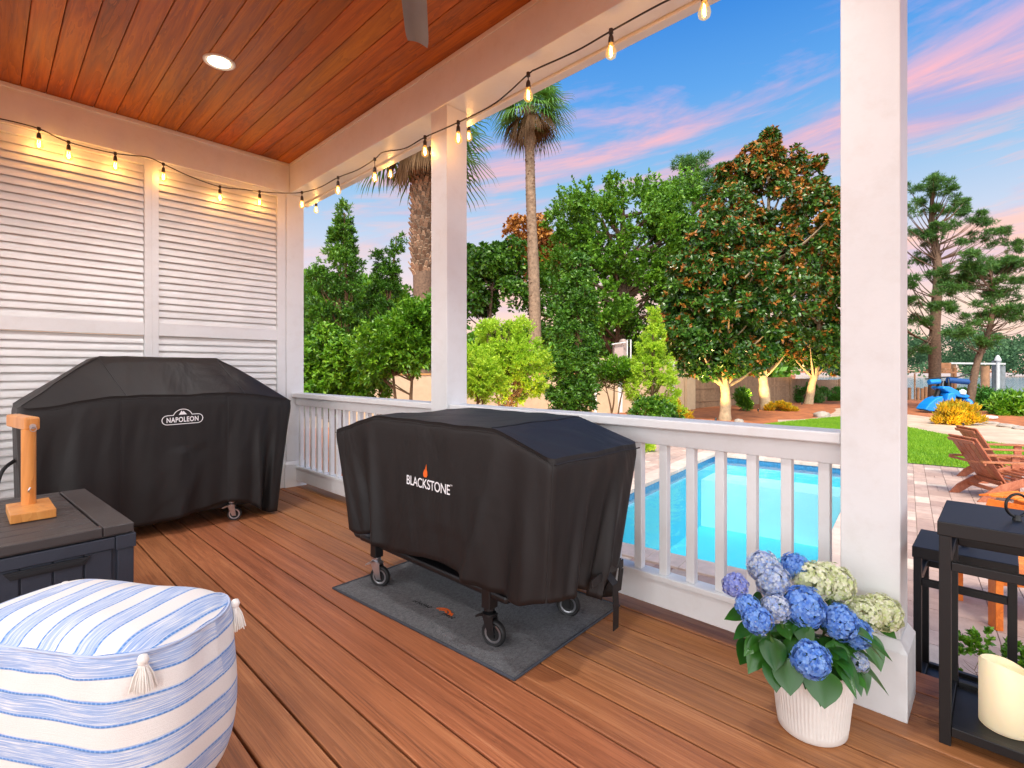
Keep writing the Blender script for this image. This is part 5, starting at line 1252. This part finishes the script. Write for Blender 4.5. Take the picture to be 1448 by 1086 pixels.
tree("magnolia_tree", "farthest magnolia with a slim lit trunk close to the large column", "tree", 1146, 27.0, 0.17, [(1150, 330, 56, 44), (1180, 370, 50, 50), (1150, 410, 66, 50), (1180, 440, 46, 44), (1150, 480, 56, 36), (1175, 500, 30, 24)], 52000, 0.21, 0.054, L_magn, 'rosette', 0.42, 170, M_barkpale, GM, limbs=40, rust=0.16, path=[(1143, 573), (1148, 545), (1156, 510), (1160, 430), (1160, 350)])
bush("clipped_hedge", "rounded clipped hedge behind the farthest magnolia trunk", "hedge", [(1140, 558, 26, 14), (1118, 560, 12, 10)], 29.0, 9000, 0.10, 0.035, L_hedge, clump=0.3, nclump=40, shell=0.7)
bush("clipped_hedge", "smaller clipped hedge half hidden by the large column", "hedge", [(1178, 560, 16, 11)], 31.0, 5000, 0.10, 0.035, L_hedge, clump=0.3, nclump=24, shell=0.7)
bush("fence_shrub", "small dark shrub against the board fence between magnolia trunks", "shrub", [(1050, 566, 12, 14)], 22.0, 2500, 0.14, 0.03, L_dark, clump=0.2, nclump=14)
bush("golden_grass", "golden uplit ornamental tuft at the foot of the cream pillar", "plant", [(965, 583, 14, 9), (950, 580, 10, 10)], 16.5, 4000, 0.14, 0.018, L_gold, clump=0.16, nclump=20, up=0.9)
bush("golden_grass", "golden uplit groundcover between the two nearer magnolia trunks", "plant", [(1100, 577, 14, 7), (1115, 582, 10, 5)], 22.0, 3000, 0.12, 0.025, L_gold, clump=0.16, nclump=18, up=0.9)
bush("golden_shrub", "glowing golden shrub at the path's edge near the blue watercraft", "shrub", [(1338, 592, 14, 14), (1364, 592, 18, 17), (1350, 585, 16, 16)], 17.0, 9000, 0.15, 0.018, L_gold, clump=0.20, nclump=40, up=1.0)
GH = "green shrubs at the lakeside bed"
bush("lakeside_shrub", "leftmost dark feathery shrub beside the leaning pine trunk", "shrub", [(1372, 567, 20, 12), (1355, 570, 12, 9)], 25.0, 7000, 0.22, 0.03, L_hedge, 'spray', clump=0.3, nclump=34, up=0.7, group=GH)
bush("lakeside_shrub", "middle feathery shrub in front of the boat lift pilings", "shrub", [(1402, 573, 20, 13)], 23.5, 7000, 0.22, 0.03, L_hedge, 'spray', clump=0.3, nclump=34, up=0.7, group=GH)
bush("lakeside_shrub", "nearest feathery shrub at the right end of the lakeside bed", "shrub", [(1442, 583, 24, 17), (1422, 580, 14, 12)], 21.0, 9000, 0.20, 0.03, L_privet, 'spray', clump=0.3, nclump=40, up=0.7, group=GH)
bush("edging_plant", "low mixed plants at the patio corner seen between the balusters", "plant", [(905, 634, 16, 12), (884, 636, 12, 12)], 11.2, 4000, 0.09, 0.02, L_lime, clump=0.12, nclump=24, up=0.8)
bush("fern_sprig", "small leafy plant on the patio behind the candle", "plant", [(1378, 948, 16, 28), (1400, 932, 20, 18), (1432, 945, 22, 26), (1448, 965, 26, 26)], 2.75, 1800, 0.034, 0.011, L_privet, 'spray', clump=0.05, nclump=44, tr=0.004)

LK[0] = 0.16
p1 = [(1293,261),(1315,258),(1330,255),(1331,270),(1350,271),(1308,280),(1340,283),(1292,291),(1321,295),(1345,305),(1361,291),(1373,305),(1391,310),(1336,320),(1298,333),(1320,331),(1384,334),(1408,328),(1411,348),(1431,351),(1345,349),(1316,351),(1310,366),(1292,373),(1299,422),(1299,450),(1312,463),(1296,494),(1290,428),(1285,400),(1270,330),(1262,380),(1275,300),(1258,440)]
tree("pine_tree", "tall straight pine with flat needle clusters standing before the lake", "tree", 1322, 26.0, 0.22, [(x, y, 15, 8, random.uniform(-1.2, 1.2)) for x, y in p1], 36000, 0.20, 0.013, L_pine, 'needle', 0.26, 170, group="lakeside pines", limbs=120, path=[(1322, 580), (1322, 470), (1326, 380), (1318, 320), (1318, 262)], shell=0.3)
p2 = [(1370,364),(1394,369),(1353,379),(1378,379),(1411,379),(1428,373),(1441,373),(1336,386),(1357,414),(1390,430),(1409,414),(1428,441),(1373,455),(1415,450),(1335,436),(1434,417),(1357,472),(1390,480),(1350,395),(1385,398),(1420,398),(1448,395),(1465,410),(1475,440),(1455,452),(1340,410),(1400,445)]
tree("pine_tree", "smaller forked pine leaning beside the lakeside shrubs", "tree", 1370, 22.5, 0.13, [(x, y, 17, 8, random.uniform(-1, 1)) for x, y in p2], 36000, 0.20, 0.013, L_pine, 'needle', 0.25, 170, group="lakeside pines", limbs=110, path=[(1370, 585), (1376, 540), (1384, 505), (1398, 470), (1405, 420), (1400, 380)], shell=0.3)

# far shore wood
C = []; 
for i in range(420):
    px = rng.uniform(1130, 1800); d = rng.uniform(172, 215); hpx = 30 + 22 * abs(math.sin(px * 0.013)) + 12 * abs(math.sin(px * 0.05 + 1)); C.append(tuple(at(px, rng.uniform(524 - hpx, 525.5), d)))
C = np.array(C); U = unit(len(C)); V = foliage('broad', C, U, np.full(len(C), 3.2), 70000, 0.9, 0.34)
o = link("far_wood", raw_mesh("far_wood", V, L_far)); o['kind'] = 'stuff'; o['label'] = "hazy wooded shore across the lake"
C = []
for i in range(300):
    px = rng.uniform(330, 1120); d = rng.uniform(55, 75); C.append(tuple(at(px, rng.uniform(478, 535), d)))
C = np.array(C); U = unit(len(C)); V = foliage('broad', C, U, np.full(len(C), 1.8), 26000, 0.8, 0.3)
o = link("distant_wood", raw_mesh("distant_wood", V, L_oak)); o['kind'] = 'stuff'; o['label'] = "distant wood behind the garden wall"
# ------------------------------------------------------------------ garden walls and fence
def wall_run(m, p, q, z0, z1, th):
    p = Vector((p.x, p.y, 0)); q = Vector((q.x, q.y, 0)); d = (q - p).normalized(); n = Vector((-d.y, d.x, 0)) * th / 2
    m.add([(*(p - n).xy, z0), (*(q - n).xy, z0), (*(q + n).xy, z0), (*(p + n).xy, z0), (*(p - n).xy, z1), (*(q - n).xy, z1), (*(q + n).xy, z1), (*(p + n).xy, z1)], [(3,2,1,0),(4,5,6,7),(0,1,5,4),(1,2,6,5),(2,3,7,6),(3,0,4,7)])
wa, wb = at(836, 0, 21.5), at(966, 0, 23.2)
t = thing("cream_wall", "tall cream stucco wall with panels and a pillar behind the conifer", "wall", (wa + wb) / 2); t.location.z = GZ
m = MB(); wall_run(m, wa, wb, GZ - .05, 1.62, 0.16); m.build("wall_panel", M_stucco, t)
m = MB(); wall_run(m, wa + (wb - wa) * -.01, wb, 1.622, 1.72, 0.26); m.build("coping", M_stucco, t, bevel=0.01)
pd = (wb - wa).normalized()
pf_ = Vector((pd.y, -pd.x, 0)); pf_ = pf_ if pf_.dot(FW) < 0 else -pf_
m = MB()
for u in (0.02, 0.265, 0.285, 0.63, 0.86): wall_run(m, wa.lerp(wb, u) + pf_ * .10, wa.lerp(wb, u + 0.022) + pf_ * .10, GZ, 1.5, 0.05)
wall_run(m, wa + pf_ * .10, wb + pf_ * .10, 1.501, 1.60, 0.05)
m.build("panel_trim", M_white, t)
m = MB(); wall_run(m, wb + pd * 0.02, wb + pd * 0.52, GZ - .05, 1.66, 0.46); m.build("pillar", M_stucco, t, bevel=0.01)
m = MB(); wall_run(m, wb - pd * 0.03, wb + pd * 0.57, 1.662, 1.76, 0.56); m.build("pillar_cap", M_white, t, bevel=0.01)
wc0, wd0 = at(380, 0, 15.5), wa - pd * 0.15
t = thing("low_wall", "lower cream wall with a wooden cap behind the bright shrubs", "wall", (wc0 + wd0) / 2); t.location.z = GZ
m = MB(); wall_run(m, wc0, wd0, GZ - .05, 1.04, 0.15); m.build("wall_panel", M_stucco, t)
m = MB(); wall_run(m, wc0, wd0, 1.042, 1.10, 0.20); m.build("cap", mat("wooden_cap", S(190, 140, 84), 0.7, var=0.2, vscale=5), t)
# grey post and pipe frame behind the wall
t = thing("plaster_post", "pinkish plaster post with a rounded top and white pipe frame above the wall", "post", at(880, 0, 25)); t.location.z = GZ
def pxb(m, x0, x1, y0, y1, d, th, zlow=None):
    a, c = at(x0, y1, d), at(x1, y0, d); z0 = a.z if zlow is None else zlow
    m.add([(*(Vector((p.x, p.y, 0)) + FW * f_).xy, z) for z in (z0, c.z) for p, f_ in ((a, 0), (c, 0), (c, th), (a, th))], [(3,2,1,0),(4,5,6,7),(0,1,5,4),(1,2,6,5),(2,3,7,6),(3,0,4,7)])
m = MB(); pxb(m, 869, 882, 485, 510, 25, 0.5, GZ); m.build("plaster_base", M_pinkgrey, t, bevel=0.02)
a = at(881, 0, 25.3); m = MB(); m.lathe([(0.0, 2.78), (0.12, 2.75), (0.19, 2.66), (0.20, 2.5), (0.20, GZ)], (a.x, a.y, 0), 20); m.build("round_top", M_pinkgrey, t, smooth=40)
m = MB(); m.tube([(*at(887, 0, 25).xy, GZ), (*at(887, 0, 25).xy, 2.7), (*at(892, 0, 25).xy, 2.72), (*at(892, 0, 25).xy, GZ)], 0.035, 8); m.tube([at(865, 487, 24.9), at(885, 484, 24.9)], 0.03, 8); m.build("pipe_frame", M_white, t, smooth=40)
# board fence stepping down to the lake
fa, fb = at(977, 0, 23.4), at(1215, 0, 33.0)
t = thing("board_fence", "weathered board fence running behind the magnolia trunks to the lake", "fence", (fa + fb) / 2); t.location.z = GZ
m = MB(); L_ = (fb - fa).length; dd_ = Vector((fb.x - fa.x, fb.y - fa.y, 0)).normalized(); nb = int(L_ / 0.15)
def ftop(u): return 1.02 - 0.55 * u
for i in range(nb):
    u = i / nb; p = fa + (fb - fa) * u; zt = ftop(math.floor(u * 6) / 6) + random.uniform(-.012, .012)
    wall_run(m, p, p + dd_ * 0.142, GZ - 0.05, zt, 0.022)
m.build("boards", M_fence, t)
pst = None
for i in range(7):
    u = i / 6; p = fa + (fb - fa) * u - pf_ * 0.0; p = p + FW * -0.06
    m = MB(); wall_run(m, p, p + dd_ * 0.11, GZ - .05, ftop(max(0, u - 0.1)) + 0.06, 0.09); m.build("post", M_fence, t)
for zr in (-0.25, 0.35):
    m = MB(); wall_run(m, fa - FW * 0.03, fb - FW * 0.03, zr, zr + 0.07, 0.02); m.build("rail", M_fence, t)

# ------------------------------------------------------------------ dock, boat lift, blue watercraft
t = thing("dock", "weathered timber dock with a row of posts at the water's edge", "dock", at(1300, 0, 34)); t.location.z = -1.15
m = MB()
for i in range(15): pxb(m, 1262 + i * 5, 1266.4 + i * 5, 566.5, 569.5, 34, 2.0)
m.build("planks", M_timber, t)
for x, yt in ((1286, 548), (1293.5, 528), (1298, 548), (1304, 549), (1309, 547), (1287, 566), (1300, 566), (1313, 566), (1275, 547)):
    m = MB(); p = at(x, yt, 34.2); m.tube([(p.x, p.y, -2.3), p], 0.10 if yt > 540 else 0.05, 10); m.build("post", M_timber, t, smooth=40)
M_dull = mat("dull_white_pipe", S(176, 176, 174), 0.6, var=0.15, vscale=4)
t = thing("boat_lift", "boat lift of tall pilings and a white beam standing in the lake", "boat lift", at(1390, 0, 44)); t.location.z = -1.15
for x, yt, r_, mm_ in ((1393, 517, .30, M_timber), (1409, 510, .30, M_greypost), (1415.5, 517, .28, M_greypost), (1348, 515, .18, M_timber)):
    p = at(x, yt, 44); m = MB(); m.tube([(p.x, p.y, -3), p], r_, 12); m.build("piling", mm_, t, smooth=40)
m = MB(); p = at(1411, 510, 43.6); m.tube([(p.x, p.y, -3), (p.x, p.y, p.z)], 0.12, 10); m.lathe([(0.0, .5), (.10, .42), (.24, .1), (.24, 0), (0, -.02)], p, 14); m.build("capped_pipe", M_dull, t, smooth=40)
m = MB(); m.beam(at(1344, 513.5, 43.7), at(1421, 514.5, 43.7), 0.15, 0.14); m.build("cross_beam", M_dull, t)
t = thing("lumber_stack", "short stack of brown boards on posts behind the blue watercraft", "stack", at(1338, 0, 31)); t.location.z = GZ - 0.5
m = MB()
for i, (x0, x1, y0, y1) in enumerate(((1322, 1352, 525.5, 528), (1326, 1346, 522, 525), (1330, 1345, 513, 521.5))): pxb(m, x0, x1, y0, y1, 31, 0.9)
m.build("boards", M_timber, t)
for x in (1326, 1350):
    p = at(x, 520, 31.3); m = MB(); m.tube([(p.x, p.y, GZ - 1.2), p], 0.10, 8); m.build("post", M_timber, t, smooth=40)

DW = 22.0; KW = DW / F
t = thing("blue_watercraft", "blue and black water scooter with two foam rolls parked under the pine", "watercraft", at(1333, 0, DW)); t.location.z = GZ
def wc(x, y, f_=0.0): p = at(x / 7.76 + 1270, y / 7.76 + 480, DW); return Vector((p.x, p.y, p.z - 0.06)) + FW * f_
def wpoly(m, pts, f0, th): m.prism([(x, y) for x, y in pts], wc(0, 0, f0), (wc(1, 0) - wc(0, 0)), (wc(0, 1) - wc(0, 0)), FW * th)
m = MB(); wpoly(m, [(245, 748), (290, 690), (360, 630), (440, 602), (452, 640), (410, 700), (345, 770), (290, 765)], -0.25, 0.55); m.build("rear_fender", M_blue, t, bevel=0.04)
m = MB(); wpoly(m, [(470, 582), (500, 565), (545, 570), (560, 610), (545, 660), (500, 690), (455, 660)], -0.38, 0.7); m.build("side_panel", M_blue, t, bevel=0.05)
m = MB(); wpoly(m, [(425, 520), (440, 496), (510, 500), (620, 556), (728, 600), (700, 628), (600, 612), (480, 556)], -0.3, 0.65); m.build("hood", M_blue, t, bevel=0.04)
m = MB(); m.tube(smoothpath([wc(515, 660, -.3), wc(560, 705, -.35), (wc(620, 725, -.35)), wc(690, 715, -.35), wc(730, 680, -.3), wc(715, 648, -.2), wc(690, 640, .0)], 5), 0.085, 8); m.build("bumper", M_blue, t, smooth=60)
m = MB(); wpoly(m, [(390, 650), (470, 590), (600, 615), (690, 625), (690, 690), (610, 740), (520, 770), (400, 765)], -0.1, 0.45); m.build("hull", M_rubber, t, bevel=0.04)
m = MB(); m.tube([wc(420, 640, .05), wc(455, 540, .05), wc(470, 440, .05)], 0.10, 8); m.tube([wc(565, 560, .1), wc(565, 440, .1)], 0.13, 8); m.tube([wc(515, 520, -.2), wc(512, 470, -.2), wc(530, 410, -.1)], 0.03, 6); m.build("mast", M_blackmetal, t, smooth=40)
m = MB(); m.tube([wc(318, 452, -.1), wc(430, 444, -.1)], 0.11, 14); m.build("foam_roll", M_blue, t, smooth=40)
m = MB(); m.tube([wc(522, 430, -.1), wc(742, 450, -.1)], 0.12, 14); m.build("foam_roll", M_dkblue, t, smooth=40)
m = MB(); m.tube(smoothpath([wc(298, 418), wc(420, 408), wc(540, 398), (wc(640, 402)), wc(740, 374), wc(800, 374)], 4), 0.03, 6); m.build("handle_bar", M_rubber, t, smooth=40)
m = MB(); wpoly(m, [(605, 545), (640, 525), (672, 545), (668, 585), (610, 580)], -0.36, 0.1); m.build("windscreen", M_ledge, t, bevel=0.02)
p = at(1318.5, 590, 23.0); t = thing("bucket", "small white bucket on the mulch left of the golden shrub", "bucket", (p.x, p.y, GZ)); 
MB().lathe([(0.0, 0), (0.11, 0), (0.14, .30), (0.15, .31), (0.13, .31), (0.10, .03), (0, .02)], (0, 0, 0), 18).build("pail", M_white, t, smooth=40, world=False)
p = atz(1395, 592, GZ); o = MB().tube([(p.x + .28 * math.cos(a), p.y + .28 * math.sin(a), GZ + 0.06) for a in np.linspace(0, 6.283, 24)[:-1]], 0.045, 8, closed=True).build("white_ring", M_white, smooth=60)
tag(o, "white ring lying where the path meets the mulch", "ring")
def rock(px, py, r_, label, squash=0.35):
    p = atz(px, py, GZ); bm = bmesh.new(); bmesh.ops.create_icosphere(bm, subdivisions=3, radius=r_)
    for v in bm.verts:
        k = 1 + 0.18 * wob(v.co.x / r_ * 0.5 + px, v.co.y / r_ * 0.5 + v.co.z / r_, 1); v.co *= k; v.co.z *= squash
    me = bpy.data.meshes.new("stone"); bm.to_mesh(me); bm.free(); me.materials.append(M_stone); me.polygons.foreach_set('use_smooth', [True] * len(me.polygons))
    o = link("stone", me); o.location = (p.x, p.y, GZ + r_ * squash * 0.4); tag(o, label, "stone", "stones by the path")
rock(1402, 599.5, 0.22, "flat stone on the path just right of the golden shrub", 0.3); rock(1425, 604, 0.26, "flat stone on the path, second along from the golden shrub", 0.3); rock(1443, 607, 0.2, "small flat stone on the path nearest the photo's right edge", 0.3)
rock(1162, 590, 0.28, "grey stone where the mulch bed meets the lawn near the large column", 0.6); rock(1045, 598, 0.16, "small pale stone at the front of the mulch bed", 0.6)

# ------------------------------------------------------------------ adirondack chairs
def chair(label, x, y, rz, wood, first=None, group="slatted wooden garden chairs"):
    t = thing("adirondack_chair", label, "chair", (x, y, GZ + 0.011), rz, group)
    if first:
        for ch in first.children:
            c = ch.copy(); COL.objects.link(c); c.parent = t
            if wood is not None: c.data = ch.data.copy(); c.data.materials[0] = wood
        return t
    W = 0.285
    m = MB()
    for i in range(6):
        y1 = 0.47 - i * 0.098; z = 0.375 - i * 0.019; m.beam((-W + .03, y1, z), (W - .03, y1, z), 0.088, 0.022, (0, 0.2, 1))
    m.build("seat", wood, t, bevel=0.004, world=False)
    m = MB()
    for i in range(5):
        xx = -0.222 + i * 0.111; m.beam((xx * 0.94, -0.075, 0.235), (xx * 1.05, -0.46, 0.86 - 0.03 * abs(i - 2) * 0.0), 0.022, 0.104, (1, 0, 0))
    m.build("backrest", wood, t, bevel=0.004, world=False)
    m = MB(); m.beam((-0.262, -0.475, 0.80), (0.262, -0.475, 0.80), 0.02, 0.045, (0, -0.5, 1)); m.beam((-0.25, -0.125, 0.245), (0.25, -0.125, 0.245), 0.02, 0.07, (0, -.5, 1)); m.build("back_rail", wood, t, bevel=0.003, world=False)
    for s_ in (-1, 1):
        prof_ = [(0.52, 0.385), (0.30, 0.36), (0.02, 0.27), (-0.22, 0.14), (-0.38, 0.0), (-0.50, 0.0), (-0.36, 0.16), (-0.14, 0.285), (0.10, 0.375), (0.30, 0.42), (0.50, 0.44)]
        prof_ = [(0.52, 0.30), (0.26, 0.27), (0.02, 0.20), (-0.18, 0.10), (-0.32, 0.0), (-0.45, 0.0), (-0.34, 0.13), (-0.16, 0.245), (0.06, 0.325), (0.28, 0.365), (0.50, 0.375)]
        m = MB(); m.prism(prof_, (s_ * W - 0.013, 0, 0), (0, 1, 0), (0, 0, 1), (0.026, 0, 0)); m.build("rear_leg", wood, t, bevel=0.003, world=False)
        m = MB(); m.box(s_ * (W + .035) - .016, s_ * (W + .035) + .016, 0.37, 0.47, 0, 0.535); m.build("front_leg", wood, t, bevel=0.003, world=False)
        ar = [(s_ * (W - .01), 0.56), (s_ * (W + .12), 0.56), (s_ * (W + .135), 0.40), (s_ * (W + .10), 0.0), (s_ * (W + .06), -0.42), (s_ * (W - .01), -0.42), (s_ * (W + .0), 0.0)]
        m = MB(); m.prism(ar, (0, 0, 0.536), (1, 0, 0), (0, 1, 0), (0, 0, 0.024)); m.build("arm", wood, t, bevel=0.004, world=False)
    m = MB(); m.beam((-W - .08, -0.40, 0.52), (W + .08, -0.40, 0.52), 0.022, 0.03); m.beam((-W, -0.20, 0.155), (W, -0.20, 0.155), 0.02, 0.05); m.build("cross_rail", wood, t, bevel=0.003, world=False)
    return t
def place(mid, g): g = Vector((g[0], g[1], 0)).normalized(); c = Vector((mid[0], mid[1], 0)) + g * 0.42; return c.x, c.y, math.atan2(-g.x, g.y)
c1 = chair("nearer brown slatted garden chair seen from behind on the pavers", *place((9.655, 0.40), (0.56, -0.83)), M_adir)
chair("second brown slatted garden chair beyond the nearer one by the lawn", *place((11.25, 0.42), (0.48, -0.87)), None, c1)
p = at(1449, 0, 5.75); t = thing("footstool", "orange slatted footstool low behind the tall lantern's ring", "footstool", (p.x, p.y, GZ + .011), R(-28))
m = MB()
for i in range(5): m.beam((-0.26, -0.24 + i * 0.12, 0.375 - 0.012 * abs(i - 2)), (0.26, -0.24 + i * 0.12, 0.375 - 0.012 * abs(i - 2)), 0.11, 0.022, (0, 0.12 * (i - 2), 1))
m.build("top_slats", M_orange, t, bevel=0.004, world=False)
for s_ in (-1, 1):
    m = MB(); m.prism([(-0.34, 0.30), (-0.20, 0.32), (0.20, 0.32), (0.30, 0.0), (0.20, 0.0), (0.10, 0.22), (-0.14, 0.24), (-0.24, 0.0), (-0.33, 0.0)], (s_ * 0.25 - 0.013, 0, 0), (0, 1, 0), (0, 0, 1), (0.026, 0, 0)); m.build("side_leg", M_orange, t, bevel=0.003, world=False)
p = atz(1440, 885, GZ); t = thing("orange_table", "low bright orange slatted side table seen through the lanterns", "table", (p.x + .16, p.y - .02, GZ + .011), R(-62), None)
m = MB()
for i in range(5): m.box(-0.33, 0.33, -0.30 + i * 0.122, -0.30 + i * 0.122 + 0.114, 0.385, 0.41)
m.build("table_top", M_orange, t, bevel=0.004, world=False)
for sx_ in (-1, 1):
    for sy_ in (-1, 1): m = MB(); m.box(sx_ * .28 - .022, sx_ * .28 + .022, sy_ * .24 - .045, sy_ * .24 + .045, 0, 0.384); m.build("leg", M_orange, t, bevel=0.003, world=False)
m = MB(); m.box(-0.257, 0.257, -0.25, -0.23, 0.30, 0.384).box(-0.257, 0.257, 0.23, 0.25, 0.30, 0.384); m.build("apron", M_orange, t, bevel=0.003, world=False)

# ------------------------------------------------------------------ garden uplights
M_up = emit_mat("lit_uplight", (1, 0.72, 0.32, 1), 25)
def uplight(px, py, d, aim_px, aim_py, aim_d, watts, label, spot=70):
    p = at(px, py, d); p.z = GZ; a = at(aim_px, aim_py, aim_d); t = thing("garden_uplight", label, "garden light", p, 0, "garden uplights")
    dv = (a - (p + Vector((0, 0, .16)))).normalized(); h0 = p + Vector((0, 0, 0.13))
    m = MB(); m.tube([p + Vector((0, 0, -.05)), h0], 0.010, 8); m.tube([h0 - dv * .03, h0 + dv * .06], 0.032, 14, cap=True); m.build("housing", M_blackmetal, t, smooth=40)
    m = MB(); m.tube([h0 + dv * .0605, h0 + dv * .0625], 0.027, 14); m.build("lens", M_up, t)
    ld = bpy.data.lights.new("uplight_lamp", 'SPOT'); ld.energy = watts; ld.spot_size = R(spot); ld.spot_blend = 0.8; ld.shadow_soft_size = 0.05; ld.color = (1, 0.66, 0.26)
    l = bpy.data.objects.new("uplight_lamp", ld); COL.objects.link(l); l.location = h0 + dv * 0.09; l.rotation_euler = (-dv).to_track_quat('Z', 'Y').to_euler()
uplight(1012, 600, 17.4, 1022, 505, 18.4, 800, "garden uplight at the foot of the nearest magnolia", 95)
uplight(1072, 590, 21.4, 1082, 500, 22.3, 900, "garden uplight at the foot of the tallest magnolia", 95)
uplight(1134, 580, 25.8, 1148, 500, 26.8, 900, "garden uplight at the foot of the farthest magnolia", 95)
uplight(725, 600, 11.2, 722, 510, 12.1, 200, "garden uplight under the large lime bush", 100)
uplight(862, 610, 14.6, 880, 530, 22.0, 380, "garden uplight washing the panelled cream wall", 80)
uplight(918, 612, 13.4, 922, 540, 14.5, 140, "garden uplight under the yellow green conifer", 90)
uplight(1362, 607, 16.0, 1352, 590, 17.2, 60, "garden uplight in front of the golden shrub", 110)
uplight(905, 612, 15.6, 955, 575, 17.5, 60, "garden uplight beside the golden tuft by the pillar", 90)
